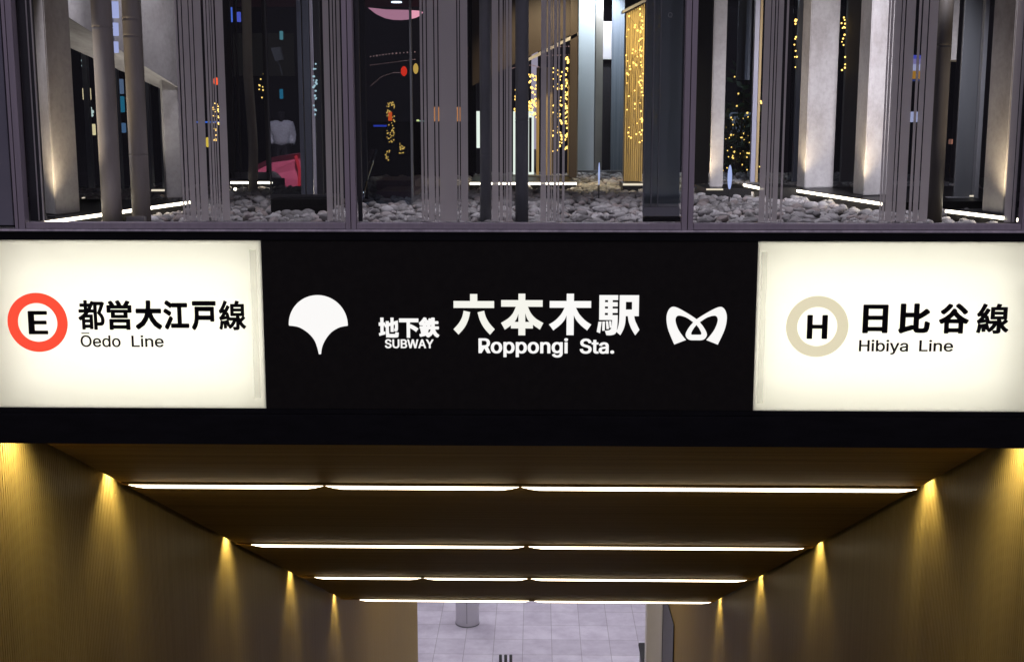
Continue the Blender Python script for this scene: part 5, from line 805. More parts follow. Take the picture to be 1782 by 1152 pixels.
# person in a white fluffy jacket and the red car out in the street
yp = 28.0
def person():
    c = PY(490, 232, yp); x = c.x
    t = empty('person', (x, yp, 0.0), 'person seen from behind in a white fluffy jacket beyond the dark glass case', 'person')
    def skin(name, verts, edges, rad, m, sub=2, root=0):
        me = bpy.data.meshes.new(name); me.from_pydata([Vector(v) for v in verts], edges, []); o = bpy.data.objects.new(name, me); col.objects.link(o)
        o.modifiers.new('s', 'SKIN'); sk = me.skin_vertices[0].data
        for i, r in enumerate(rad): sk[i].radius = r if isinstance(r, tuple) else (r, r); sk[i].use_root = (i == root)
        s = o.modifiers.new('u', 'SUBSURF'); s.levels = s.render_levels = sub
        dg = bpy.context.evaluated_depsgraph_get(); nm = bpy.data.meshes.new_from_object(o.evaluated_get(dg)); bpy.data.objects.remove(o)
        nm.materials.clear(); nm.materials.append(m); nm.name = name
        for p in nm.polygons: p.use_smooth = True
        k = bpy.data.objects.new(name, nm); col.objects.link(k); k.parent = t; return k
    V = [(0, 0, .95), (0, 0, 1.15), (0, 0, 1.36), (0, .01, 1.46), (0, -.01, 1.56), (0, 0, 1.66),
         (-.19, 0, 1.37), (-.23, .02, 1.12), (-.22, -.08, .90), (.19, 0, 1.37), (.23, .02, 1.12), (.22, -.08, .90),
         (-.09, 0, .88), (-.10, -.01, .48), (-.10, .03, .08), (-.11, -.13, .04), (.09, 0, .88), (.10, -.01, .48), (.10, .03, .08), (.11, -.13, .04)]
    E_ = [(0, 1), (1, 2), (2, 3), (3, 4), (4, 5), (2, 6), (6, 7), (7, 8), (2, 9), (9, 10), (10, 11), (0, 12), (12, 13), (13, 14), (14, 15), (0, 16), (16, 17), (17, 18), (18, 19)]
    rr = [(.15, .11), (.14, .10), (.15, .10), .055, (.085, .10), (.075, .09), .06, .048, .035, .06, .048, .035, .085, .06, .045, .04, .085, .06, .045, .04]
    skin('body', V, E_, rr, surf('dark trousers', (.012, .012, .016), (.02, .02, .025), .8, 10))
    jm = surf('white fluffy jacket', (.62, .66, .70), (.80, .84, .86), .95, 22, bmp=.8)
    J = [(0, 0, .90), (0, 0, 1.12), (0, 0, 1.37), (0, 0, 1.50), (-.20, 0, 1.38), (-.245, .02, 1.12), (-.23, -.06, .95), (.20, 0, 1.38), (.245, .02, 1.12), (.23, -.06, .95)]
    jk = skin('fluffy_jacket', J, [(0, 1), (1, 2), (2, 3), (2, 4), (4, 5), (5, 6), (2, 7), (7, 8), (8, 9)], [(.20, .16), (.21, .16), (.19, .14), (.10, .10), .10, .085, .07, .10, .085, .07], jm)
    for v in jk.data.vertices:
        v.co += v.normal * random.uniform(-.008, .008)
    skin('hair', [(0, .02, 1.50), (0, .03, 1.60), (0, .02, 1.68)], [(0, 1), (1, 2)], [(.085, .07), (.105, .11), (.07, .08)], surf('black hair', (.008, .007, .007), (.014, .012, .012), .6, 12))
person()
def car(cx, cy, label):
    t = empty('parked_car', (cx, cy, 0), label, 'car')
    L = 4.0; x0 = cx
    def sx(u): return x0 + u
    prof = [(0.02, .30), (0.0, .48), (.10, .66), (.45, .78), (1.05, .84), (1.30, .87), (1.75, 1.16), (2.15, 1.24), (2.6, 1.22), (3.2, .98), (3.75, .92), (3.98, .80), (4.0, .42), (3.92, .28)]
    bm = bmesh.new()
    secs = [(-.80, .97, .06), (-.84, 1.0, 0), (.84, 1.0, 0), (.80, .97, .06)]
    rings = []
    for yy, k, dz in secs:
        rings.append([bm.verts.new((sx(2 + (u - 2) * k), cy + yy * (1 - max(0, z - .85) * .45), z - dz * (z > .5))) for u, z in prof])
    for a, b in zip(rings, rings[1:]):
        for i in range(len(prof)):
            j = (i + 1) % len(prof); bm.faces.new((a[i], a[j], b[j], b[i]))
    bm.faces.new(rings[0][::-1]); bm.faces.new(rings[-1])
    red = surf('glossy red car paint', (.55, .10, .17), (.62, .13, .20), .3, 4)
    red.node_tree.nodes['Principled BSDF'].inputs['Coat Weight'].default_value = .6
    link('body', bm, red, t)
    for u in (.40, 3.25):
        for s in (-1, 1):
            c = Vector((sx(u), cy + s * .76, .295))
            bm = bmesh.new(); tube(bm, [c - Vector((0, .10, 0)), c - Vector((0, .085, 0)), c + Vector((0, .085, 0)), c + Vector((0, .10, 0))], [.24, .29, .29, .24], 28); w = link('wheel', bm, M['rubber'], t, True)
            bm = bmesh.new(); tube(bm, [c + Vector((0, s * .101, 0)), c + Vector((0, s * .106, 0))], .20, 24); link('rim', bm, M['dark_metal'], t)
    for s in (-1, 1):
        bm = bmesh.new(); yy = cy + s * .79
        w = [bm.verts.new((sx(u), cy + s * (.845 * (1 - max(0, z - .85) * .45) + .004), z)) for u, z in ((1.42, .92), (1.80, 1.12), (2.15, 1.19), (2.58, 1.17), (3.0, 1.00), (2.9, .93))]
        bm.faces.new(w); link('side_window', bm, M['dark_glass'], t)
        bm = bmesh.new(); box(bm, sx(.03), sx(.16), cy + s * .62 - .12, cy + s * .62 + .12, .54, .64, .02); link('headlight', bm, M['chrome'], t)
        bm = bmesh.new(); box(bm, sx(3.93), sx(4.01), cy + s * .62 - .12, cy + s * .62 + .12, .62, .74, .02); link('tail_light', bm, glow('tail lamp', (1, .05, .04), .5), t)
        bm = bmesh.new(); tube(bm, [(sx(.98), cy + s * .848, .34), (sx(1.0), cy + s * .852, .6), (sx(.93), cy + s * .85, .80)], .03, 8); link('trim_line', bm, glow('lit red trim', (1, .06, .09), .6), t)  # bright red gleam on the car side, put in as a glowing tube
    return t
ycar = 22.0
cr = car(PY(455, 300, ycar).x, ycar, 'low red car parked in the street beyond the dark glass case')
cr.scale = (.82, 1, 1.16)
sl = empty('street_lamp', (PY(520, 300, 19.5).x, 19.0, 0), 'tall dark street lamp over the red car behind the garden', 'street lamp')  # unseen lamp added to brighten the red car and the person
bm = bmesh.new(); tube(bm, [(sl.location.x + .9, 19, 0.003), (sl.location.x + .9, 19, 5.2), (sl.location.x + .6, 19.1, 5.5), (sl.location.x, 19.2, 5.55)], .05, 10); link('pole', bm, M['dark_metal'], sl, True)
bm = bmesh.new(); box(bm, sl.location.x - .25, sl.location.x + .05, 19.1, 19.3, 5.48, 5.54, .01); link('lamp_head', bm, M['pool'], sl)
lamp('street_light', 'SPOT', (sl.location.x - .1, 19.2, 5.44), 2600, (1, .80, .86), sl, .1, (PY(500, 300, 22).x, 22.5, .6), 80, .8)

# ---- middle bay
dv = PZ(675, 361, zg).y
dg_ = empty('tinted_window', (PY(675, 300, dv).x, dv, zg), 'very dark tinted window above the first heap of pebbles in the middle bay', 'window')
slab('glass_pane', 627, 718, 360, dv, .012, zg + .001, zroof, M['dark_glass'], dg_)
slab('frame_bar', 716, 719.5, 360, dv - .02, .04, zg + .001, zroof, M['panel_grey'], dg_)
M['mauve_step'] = surf('mauve granite', (.20, .13, .16), (.28, .19, .23), .5, 20)
stp = empty('stone_steps', (PY(690, 340, 8.6).x, 8.6, zg), 'two broad mauve stone steps in the dark behind the tinted window', 'steps')
slab('step', 655, 722, 340, dv + .6, .6, zg, Zr(334, dv + .6), M['mauve_step'], stp)
slab('step', 655, 722, 330, dv + 1.3, .6, zg, Zr(315, dv + 1.3), M['mauve_step'], stp)
hr = empty('steel_handrail', (PY(633, 300, dv + .3).x, dv + .3, zg), 'curved polished steel handrail at the left edge of the dark tinted window', 'handrail')
for dx in (0, 7):
    bm = bmesh.new(); tube(bm, [PY(648 + dx, 262, dv + .8), PY(640 + dx, 284, dv + .6), PY(632 + dx, 308, dv + .4), PY(626 + dx, 330, dv + .25), PY(624 + dx, 352, dv + .2)], .011, 10); link('rail', bm, M['chrome'], hr, True)
lw = empty('low_wall', (PY(640, 300, 10.6).x, 10.6, zg), 'low black wall behind the stone steps in the middle bay', 'wall')
slab('wall_block', 560, 824, 300, 10.6, .2, 0.002, Zr(212, 10.6), M['void'], lw)
yc_ = 16.0
cn = empty('crescent_light', (PY(688, 20, yc_).x, yc_, Zr(33, yc_)), 'pink crescent shaped ceiling light glowing high in the middle bay', 'ceiling light')
top = [(640, 13.5), (655, 15), (672, 16.2), (690, 17), (710, 18), (733, 19.5)]
bot = [(728, 25), (720, 28.5), (708, 31.3), (694, 33), (680, 32.5), (666, 29), (652, 23)]
bm = bmesh.new(); f = [PY(a, b + (random.random() * 1.2), yc_) for a, b in top + bot]
va = [bm.verts.new(p) for p in f]; vb = [bm.verts.new(p + Vector((0, .25, 0))) for p in f]
bm.faces.new(va); bm.faces.new(vb[::-1])
for i in range(len(f)): bm.faces.new((va[i], va[(i + 1) % len(f)], vb[(i + 1) % len(f)], vb[i]))
link('glowing_fringe', bm, glow('pink lamp', (1.0, .42, .55), .85), cn)
for i, (px, row) in enumerate(((690, 3.5), (836, 12.5), (972, 20.5))):
    p = PZ(px, row, zroof)
    t = empty('round_downlight', (p.x, p.y, zroof), ['round white downlight above the pink crescent light', 'round white downlight above the bright white window', 'round white downlight over the slatted wall lights'][i], 'downlight', 'round downlights in the canopy roof')
    bm = bmesh.new(); tube(bm, [(p.x, p.y, zroof - .012), (p.x, p.y, zroof - .001)], .058, 20); link('lens', bm, M['pool'], t)
def glow_item(name, px, row, y, wpx, hpx, c, s, label, cat, shape='box', depth=.04, group=None):
    p = PY(px, row, y); k = (p - EYE).length / F_
    bm = bmesh.new()
    if shape == 'box': box(bm, p.x - wpx / 2 * k, p.x + wpx / 2 * k, y, y + depth, p.z - hpx / 2 * k, p.z + hpx / 2 * k, min(wpx, hpx) * k * .12)
    else: blob(bm, p, 1.0, 2, (wpx / 2 * k, wpx / 2 * k, hpx / 2 * k))
    return tag(link(name, bm, glow(name + ' light', c, s), None, shape != 'box'), label, cat, group)
glow_item('paper_lantern', 703, 124.5, 15, 11, 17, (1, .04, .015), 1.3, 'small bright red lantern hanging in the dark middle bay', 'lantern', 'ball')  # red glow reflected in the glass, built as a ball behind it
glow_item('paper_lantern', 723.5, 120, 15, 9, 18, (.85, .55, .12), .6, 'small dull yellow lantern right of the red lantern', 'lantern', 'ball')
glow_item('lit_sign', 661, 219.5, 10.35, 22, 3, (.05, .10, .8), .7, 'thin blue lit line sign low in the dark tinted window', 'sign')
glow_item('lit_sign', 727, 222, 15, 4, 26, (.75, .9, .35), .8, 'slim yellow green lit sign left of the bright film stripes', 'sign')
glow_item('lit_sign', 733, 215, 15.2, 9, 9, (.45, .75, .65), .6, 'small square green lit sign above a blue line', 'sign')
glow_item('lit_sign', 678.5, 203, 10.35, 6, 15, (1, .13, .02), 1.1, 'small orange red sign on the gold lit tree trunk', 'sign')
glow_item('lit_sign', 761, 200, 14, 16, 26, (1, .42, .15), .45, 'small orange shop sign left of the solid film band in the middle bay', 'sign')
glow_item('lit_sign', 797.5, 200, 14, 7, 26, (1, .42, .15), .45, 'small orange shop sign right of the solid film band in the middle bay', 'sign')
def string_of(name, pts, r, m, label, cat='string lights', group=None):
    o = empty(name, pts[0], label, cat, group)
    bm = bmesh.new()
    for p in pts: blob(bm, p, r * random.uniform(.7, 1.25), 1)
    b = link('bulbs', bm, m, o); b['kind'] = 'stuff'
    if len(pts) > 2:
        bm = bmesh.new(); tube(bm, pts, .0012, 4); link('cable', bm, M['bark'], o)
    return o
def scatter(px0, px1, r0, r1, n, y, dy=.3, sort=True):
    q = [(random.uniform(px0, px1), random.uniform(r0, r1)) for _ in range(n)]
    nb = max(1, min(5, round((px1 - px0) / 7)))
    bins = [[] for _ in range(nb)]
    for a in q: bins[min(nb - 1, int((a[0] - px0) / (px1 - px0) * nb))].append(a)
    q = [a for i, b in enumerate(bins) for a in sorted(b, key=lambda a: a[1] * (-1) ** i)]
    return [PY(a, b, y + random.uniform(-dy, dy)) for a, b in q]
def arc(pts, n, y, droop=0):
    out = []
    for i in range(n):
        t = i / (n - 1); k = t * (len(pts) - 1); j = min(int(k), len(pts) - 2); u = k - j
        out.append(PY(pts[j][0] * (1 - u) + pts[j + 1][0] * u, pts[j][1] * (1 - u) + pts[j + 1][1] * u + droop * math.sin(math.pi * t), y))
    return out
string_of('string_light', arc([(645, 99), (680, 94), (722, 91)], 14, 14.5), .010, M['fairy_dim'], 'faint upper string of tiny lights crossing behind the red lantern')  # faint strings: street lights reflected in the glass, built as bulbs behind it
string_of('string_light', arc([(645, 114), (690, 108), (722, 104)], 30, 14.6), .005, M['fairy_dim'], 'faint lower wire of tiny lights just above the red lantern')
string_of('string_light', arc([(646, 149), (664, 134), (684, 127), (696, 127)], 26, 14.7), .005, M['fairy_dim'], 'faint curved wire of tiny lights below left of the red lantern')
string_of('string_light', arc([(815, 85), (940, 82.5), (1080, 79)], 60, 14.2), .007, M['fairy_dim'], 'faint long row of tiny lights crossing high in the middle bay')
string_of('string_light', arc([(815, 99), (940, 97.5), (1080, 94)], 60, 14.3), .007, M['fairy_dim'], 'faint long row of tiny lights just below the highest row')
string_of('string_light', arc([(890, 120), (905, 115), (925, 114), (945, 119)], 22, 14.1), .007, M['fairy_dim'], 'faint short arched string of tiny lights behind the smooth blue grey bamboo')

# lit trees out in the street
def tree(px, y, h, spread, label, n_leaf=260, z0=0.0, trunk_r=.05, light_lbl=None, n_light=0, gold=None):
    c = PY(px, 200, y); x = c.x
    t = empty('street_tree', (x, y, z0), label, 'tree')
    bm = bmesh.new(); tube(bm, [(x, y, z0), (x + .03, y, z0 + h * .35), (x - .02, y, z0 + h * .6)], [trunk_r, trunk_r * .8, trunk_r * .55], 10)
    tips = []
    for i in range(7):
        a = i * 2.4; q = Vector((x + math.cos(a) * spread * random.uniform(.5, .95), y + math.sin(a) * spread * .8, z0 + h * random.uniform(.62, 1.0)))
        s = Vector((x, y, z0 + h * random.uniform(.35, .58)))
        mid = (s + q) / 2 + Vector((0, 0, -.03)); tube(bm, [s, mid, q], [trunk_r * .5, trunk_r * .35, trunk_r * .12], 7); tips.append((s, mid, q))
    link('trunk', bm, M['bark'], t)
    bm = bmesh.new()
    for i in range(n_leaf):
        s, m_, q = random.choice(tips); u = random.uniform(.35, 1.1)
        p = s.lerp(q, u) + Vector((random.gauss(0, .16), random.gauss(0, .16), random.gauss(0, .14))) * spread
        d1 = Vector((random.gauss(0, 1), random.gauss(0, 1), random.gauss(0, 1))).normalized() * .055 * (1 + spread * .3); d2 = d1.orthogonal().normalized() * .022 * (1 + spread * .3)
        bm.faces.new([bm.verts.new(w) for w in (p - d1, p + d2, p + d1, p - d2)])
    link('crown', bm, M['leaf'], t)
    if n_light:
        pts = []
        for s, m_, q in tips:
            for k in range(n_light // 7):
                u = random.random(); pts.append(s.lerp(q, u) + Vector((random.gauss(0, .05), -.04, random.gauss(0, .05))))
        string_of('string_light', pts, 0.0094, M['fairy'], light_lbl)
    return t
string_of('string_light', scatter(673, 687, 178, 250, 60, 10.4, .05), .0062, M['fairy_soft'], 'dense gold lights wrapped round a dark trunk in the tinted window')
string_of('string_light', scatter(668, 678, 262, 280, 14, 10.5, .03), .006, M['fairy_soft'], 'small patch of gold lights low beside the stone steps')
string_of('string_light', scatter(694, 704, 250, 270, 18, 10.5, .03), .006, M['fairy_soft'], 'round patch of gold lights in the middle of the tinted window')
string_of('string_light', scatter(450, 464, 128, 172, 14, 14), 0.0094, M['fairy'], 'a few yellow lights right of the thin bamboo')
string_of('string_light', scatter(920, 935, 130, 206, 46, 10.2), 0.0088, M['fairy'], 'gold lights on branches right of the smooth blue grey bamboo')
string_of('string_light', scatter(971, 978, 118, 262, 46, 10.2, .2), 0.0088, M['fairy'], 'dense column of gold lights between the last two middle film stripes')
string_of('string_light', scatter(982.5, 990, 100, 265, 60, 10.2, .2), 0.0088, M['fairy'], 'dense column of gold lights right of the middle film stripes')
string_of('string_light', scatter(895, 900, 150, 195, 14, 10.2), 0.0066, M['fairy'], 'sparse gold lights left of the smooth blue grey bamboo')
string_of('string_light', scatter(962, 965, 110, 275, 18, 10.2, .05), 0.0066, M['fairy'], 'single thin line of gold lights in a film slot')
# bright white window and warm posts behind the film of the middle bay
ww = empty('bright_window', (PY(875, 250, 10.5).x, 10.5, zg + .02), 'bright white lit window behind the blue grey bamboo stalks', 'window')
wwm = glow('white window', (.86, .95, .84), 1.05)
for a, b, q in ((828, 838, 258), (893, 929, 304)): slab('lit_pane', a, b, 300, 10.55, .03, Zr(q, 10.55), Zr(194, 10.55), wwm, ww)
slab('frame_bar', 824, 930, 305, 10.5, .06, Zr(312, 10.5), Zr(304.5, 10.5), M['panel_grey'], ww)
slab('side_jamb', 816, 829, 300, 10.48, .06, zk, zroof, M['black_metal'], ww)
slab('side_jamb', 920.5, 925, 300, 10.48, .06, zk, Zr(205, 10.5), M['black_metal'], ww)
gold_post = surf('warm lit timber', (.42, .30, .13), (.55, .40, .18), .5, 6, (1, 1, .1))
wp = empty('timber_screen', (PY(960, 200, 9.6).x, 9.6, zk), 'warm timber posts under a slanting soffit behind the middle bay film', 'timber screen')
for a, b in ((933, 938), (948, 954), (956.5, 961), (987.5, 990.5)): slab('post', a, b, 300, 9.75, .05, zk + .002, Zr(118 if a > 930 else 140, 9.75), gold_post, wp)
slab('base_bar', 916, 1001, 308, 9.7, .06, zk + .002, Zr(305, 9.7), M['panel_grey'], wp)
bm = bmesh.new(); h0, h1 = (918, 104), (1006, 58)
hexa(bm, [PY(918, 108, 9.5), PY(1006, 63, 9.5), PY(1006, 57, 9.5), PY(918, 102, 9.5), PY(918, 108, 9.8), PY(1006, 63, 9.8), PY(1006, 57, 9.8), PY(918, 102, 9.8)])
link('slanting_beam', bm, M['concrete'], wp)
bm = bmesh.new(); 
hexa(bm, [PY(822, 150, 9.6), PY(1006, 54, 9.6), Vector((PY(1006, 54, 9.6).x, 9.6, zroof)), Vector((PY(822, 150, 9.6).x, 9.6, zroof)), PY(822, 150, 9.75), PY(1006, 54, 9.75), Vector((PY(1006, 54, 9.75).x, 9.75, zroof)), Vector((PY(822, 150, 9.75).x, 9.75, zroof))])
link('cladding', bm, M['brown_wall'], wp)
slab('end_post', 990.5, 1003.5, 310, 9.5, .25, zk + .002, zroof, M['brown_wall'], wp)
lamp('post_light', 'SPOT', (PY(960, 316, 9.45).x, 9.0, zroof - .12), 75, (1, .80, .48), wp, .03, (PY(960, 240, 9.75).x, 9.75, 1.5), 80, .8)
kerb('plinth', 818, 317.5, 1003, 317.5, .9, 'low black plinth with a thin light line below the bright white window')
# pale lobby seen through a clear pane
lb = empty('pale_lobby', (PY(1043, 200, 11.0).x, 11.0, zg), 'pale blue grey lobby wall with two columns lit from its ceiling in the middle bay', 'lobby')
ylb = PZ(1043, 306, zg).y
slab('pale_column', 1004, 1033, 300, ylb + .5, .3, zg, zroof, M['pale_blue_wall'], lb)
slab('olive_column', 1034, 1047, 300, ylb + .6, .3, zg, zroof, surf('olive grey plaster', (.20, .19, .16), (.26, .25, .21), .6, 3), lb)
slab('white_panel', 1046, 1064, 110, ylb + .9, .05, Zr(104, ylb + .9), Zr(38, ylb + .9), M['white_paint'], lb)
slab('dark_panel', 1047, 1066, 300, ylb + .95, .05, zg, Zr(105, ylb + .95), M['facade'], lb)
bl = surf('blue grey curtain', (.13, .16, .19), (.22, .26, .30), .6, 10, (14, 1, .1))
slab('ribbed_curtain', 1062, 1085, 300, ylb + .7, .05, zg, zroof, bl, lb)
slab('base_bar', 1004, 1086, 303, ylb + .3, .06, zg, Zr(297, ylb + .3), M['panel_grey'], lb)
bm = bmesh.new(); cA, cB = PZ(1006, 8, zroof - .01), PZ(1018, 16, zroof - .01)
tube(bm, [(cA.x, cA.y, zroof - .03), (cB.x, cB.y, zroof - .03)], .025, 10); link('lamp_tube', bm, M['pool'], lb)
bm = bmesh.new(); box(bm, PY(1046, 20, ylb + .4).x, PY(1068, 20, ylb + .4).x, ylb + .4, ylb + .44, zroof - .04, zroof - .01); link('lamp_tube', bm, M['pool'], lb)
lamp('lobby_light', 'AREA', (PY(1043, 30, ylb + .2).x, ylb + .15, zroof - .06), 16, (.88, .94, 1), lb).data.size = .5
lamp('lobby_light', 'SPOT', (PY(1055, 20, ylb + .6).x, ylb + .45, zroof - .06), 40, (.92, .90, 1), lb, .05, (PY(1055, 80, ylb + .9).x, ylb + .9, Zr(75, ylb + .9)), 70, .8)
gp = empty('clear_screen', (PY(1043, 200, ylb).x, ylb - .9, zg), 'clear standing glass screen in front of the pale lobby', 'glass screen')
slab('glass_pane', 1004, 1084, 312, ylb - .9, .01, zg + .04, zroof, M['glass'], gp)
for a, b in ((1003, 1005), (1083, 1085)): slab('glass_edge', a, b, 312, ylb - .9, .012, zg + .04, zroof, M['panel_grey'], gp)
# golden slatted wall
gw = empty('golden_slat_wall', (PY(1100, 200, 9.0).x, 9.0, zk), 'golden slatted wall panel hung with tiny lights in the middle bay', 'slatted wall')
ygw = PZ(1100, 318, zk).y + .08
gm = surf('golden timber slats', (.46, .32, .11), (.60, .43, .16), .5, 8, (6, 1, .08))
bm = bmesh.new()
xa, xb = PY(1085.5, 310, ygw).x, PY(1118, 310, ygw).x
n = 9; w = (xb - xa) / n
for i in range(n):
    u0 = xa + i * w; top0 = Zr(24 - i * 2.0, ygw)
    box(bm, u0 + .002, u0 + w * .78, ygw, ygw + .03, zk + .004, top0, .002)
link('slats', bm, gm, gw)
bm = bmesh.new(); prism(bm, [(xa, ygw + .032), (xb, ygw + .032), (xb, ygw + .06), (xa, ygw + .06)], zk + .004, [Zr(23, ygw), Zr(6, ygw), Zr(6, ygw), Zr(23, ygw)]); link('backing_board', bm, gm, gw)
hexa_pts = [PY(1083, 24, ygw - .02), PY(1128, 1, ygw - .02), PY(1128, -4, ygw - .02), PY(1083, 19, ygw - .02)]
bm = bmesh.new(); hexa(bm, hexa_pts + [p + Vector((0, .12, 0)) for p in hexa_pts]); link('top_trim', bm, M['concrete'], gw)
lamp('slat_light', 'SPOT', ((xa + xb) / 2, ygw - .75, zroof - .12), 90, (1, .82, .46), gw, .03, ((xa + xb) / 2, ygw, 1.75), 62, .9)
kerb('plinth', 1084, 319, 1119, 319, .3, 'short black plinth with a light line under the golden slatted wall', dim=True)
string_of('string_light', scatter(1088, 1113, 22, 262, 34, ygw - .05, .02), 0.0060, M['fairy'], 'scattered tiny lights hanging over the golden slatted wall')
string_of('string_light', scatter(1113, 1119, 10, 250, 50, ygw - .10, .03), 0.0060, M['fairy'], 'dense string of tiny lights down the right edge of the golden slatted wall')
string_of('string_light', scatter(1126, 1152, 4, 232, 34, ygw - .4, .1), 0.0060, M['fairy'], 'tiny yellow lights seen through the grey glass fin by the second inner mullion')
# grey glass fin
yf = D + .34
fn = empty('glass_fin', (PY(1150, 380, yf).x, yf, zr1), 'grey glass fin with a bottom rail beside the second inner mullion', 'glass fin')
M['fin'] = glassy('grey fin glass', (.70, .74, .76), .25, .005)
slab('glass_pane', 1119, 1186, 385, yf, .01, zr1 + .06, zroof, M['fin'], fn)
slab('grey_film', 1121, 1182, 340, yf + .012, .002, Zr(376, yf), zroof, M['fin_film'], fn)
for a, b in ((1118, 1120.2), (1131, 1133.5), (1143, 1145)): slab('edge_bar', a, b, 385, yf - .006, .02, zr1 + .02, zroof, M['panel_grey'], fn)
slab('bottom_rail', 1119, 1183, 370, yf - .015, .03, Zr(376, yf), Zr(360, yf), M['panel_grey'], fn)
slab('lower_plate', 1119, 1186, 385, yf - .01, .04, zr1 - .02, Zr(377, yf), M['granite'], fn)
slab('upper_rail', 1119, 1183, 340, yf + .02, .03, Zr(345, yf), Zr(337, yf), M['panel_grey'], fn)
bm = bmesh.new(); me = outline_mesh(GLYPHS['Q'])  # letter reflected in the glass, drawn as a pale flat shape
p = PY(1162, 31, yf - .004); k = (PY(1172, 31, yf).x - p.x) / .62
for f in me.polygons: bm.faces.new([bm.verts.new((p.x + me.vertices[i].co.x * k, yf - .003, p.z + me.vertices[i].co.y * k)) for i in f.vertices])
link('letter_mark', bm, surf('pale mark', (.30, .31, .32), (.33, .34, .35), .6, 4), fn)
for i, (px, row, y, w_, h_) in enumerate(((1042.5, 303, 7.9, 3.2, 40), (1270, 309, 7.6, 7.5, 42))):  # lamp reflections in the glass, built as glowing ovals on added stems
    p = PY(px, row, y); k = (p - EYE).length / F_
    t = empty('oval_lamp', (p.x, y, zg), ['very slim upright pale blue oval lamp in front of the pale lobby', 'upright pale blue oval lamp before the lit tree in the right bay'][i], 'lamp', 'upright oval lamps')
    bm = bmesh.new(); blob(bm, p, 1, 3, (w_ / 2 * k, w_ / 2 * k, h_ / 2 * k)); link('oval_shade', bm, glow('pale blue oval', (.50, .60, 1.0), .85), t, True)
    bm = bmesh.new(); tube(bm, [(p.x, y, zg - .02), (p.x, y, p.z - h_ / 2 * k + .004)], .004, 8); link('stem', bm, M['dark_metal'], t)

# ---- right bay
bw = empty('black_wall', (PY(1220, 300, 8.6).x, 8.6, zg), 'matte black wall end right of the second inner mullion', 'wall')
slab('wall_face', 1196, 1232, 335, PZ(1220, 330, zg).y, .3, zg, zroof, M['void'], bw)
kD, a2, b2, n2 = kerb('plinth', 1228, 328, 1308, 328, .5, 'black plinth under the narrow warm concrete column in the right bay', led=False)
q0, q1 = PZ(1229, 328, zk), PZ(1258, 328, zk)
bm = bmesh.new(); box(bm, q0.x, q1.x, q0.y - .011, q0.y - .001, zk - .012, zk - .002); tag(link('led_line', bm, M['led_dim']), 'short thin light line under the narrow warm concrete column', 'led strip')
pillar('concrete_column', (1234, 326.5), (1235, 327), (1257.5, 327), zk, zroof, 'narrow warm lit concrete column right of the black wall end', e=2.6)
tw = empty('tinted_window', (PY(1283, 250, 9.2).x, 9.2, zk), 'tinted window showing the small lit tree in the right bay', 'window')
slab('glass_pane', 1256, 1306, 318, 9.2, .012, zk + .002, zroof, M['dark_glass'], tw)
slab('base_bar', 1256, 1306, 318, 9.15, .05, zk + .002, Zr(314, 9.15), M['panel_grey'], tw)
slab('frame_bar', 1305.5, 1313.5, 318, 8.9, .05, zk + .002, zroof, surf('lilac white frame', (.34, .34, .42), (.40, .40, .48), .4, 4), tw)
slab('brown_jamb', 1314, 1318.5, 318, 8.9, .05, zk + .002, zroof, gold_post, tw)
slab('upper_panel', 1283, 1306, 100, 9.4, .02, Zr(140, 9.4), zroof, M['panel_grey'], tw)
kerb('plinth', 1296, 320, 1330, 327, .25, 'short black plinth with a light strip behind the right bay film', z=zk + .012)
tree(1284, 12.5, 1.85, .34, 'small dark bush tree with gold lights in the tinted window of the right bay', 520, .15, .03, 'gold lights climbing the small bush tree in the right bay', 84)
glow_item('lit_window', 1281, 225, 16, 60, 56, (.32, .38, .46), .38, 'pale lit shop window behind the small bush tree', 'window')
kE, a3, b3, n3 = kerb('plinth', 1366, 326.5, 1536, 352.5, 1.2, 'long black plinth with a bright light strip under the two tall right columns')
kG, a4, b4, n4 = kerb('plinth', 1648, 364.5, 1790, 381.5, 1.2, 'black plinth with a bright light strip at the far right of the glass front')
pillar('concrete_column', (1386, 326), (1400.5, 328), (1450, 327), zk, zroof, 'broad pale concrete column, left of the two under the long right strip', e=3.0)
pillar('concrete_column', (1484, 338), (1503, 342), (1546, 340), zk, zroof, 'broad pale concrete column, right of the two under the long right strip', e=3.0)
pillar('concrete_column', (1708, 369), (1746, 373.5), (1768, 370), zk, zroof, 'bright concrete column beside the rightmost mullion', e=3.4)
db = empty('dark_recess', (PY(1456, 250, 9.0).x, 9.0, zk), 'dark glazed recess with a grey frame between the two broad right columns', 'recess')
slab('glass_pane', 1370, 1490, 330, 9.0, .012, zk + .002, zroof, M['dark_glass'], db)
for a, b, m in ((1462.5, 1484, M['panel_grey']), (1379, 1386, fr)): slab('frame_bar', a, b, 330, 8.95, .05, zk + .002, zroof, m, db)
string_of('string_light', scatter(1382, 1387, 28, 118, 12, 8.9, .01), 0.0060, M['fairy'], 'few tiny lights at the left edge of the broad pale column')
string_of('string_light', scatter(1464, 1471, 30, 124, 16, 8.9, .01), 0.0060, M['fairy'], 'few tiny lights between the two broad right columns')
# lit screens far behind the right film
t = empty('lit_screen', (PY(1594, 118, 14).x, 14, Zr(140, 14)), 'small colourful lit screen of violet, white and orange bands behind the right film', 'screen')
for r0, r1, c, s in ((97, 103, (.15, .17, .9), .8), (103.5, 112, (.55, .45, .9), .7), (112.5, 124, (.75, .72, 1), .95), (124.5, 138, (.95, .42, .05), .75), (138.5, 142, (.1, .15, .5), .5)):
    slab('colour_band', 1585, 1609, (r0 + r1) / 2, 14, .06, Zr(r1, 14), Zr(r0, 14), glow('screen band', c, s), t)
glow_item('lit_sign', 1593, 204, 14, 24, 17, (.72, .72, 1.0), 1.0, 'small white violet lit sign below the colourful screen', 'sign')
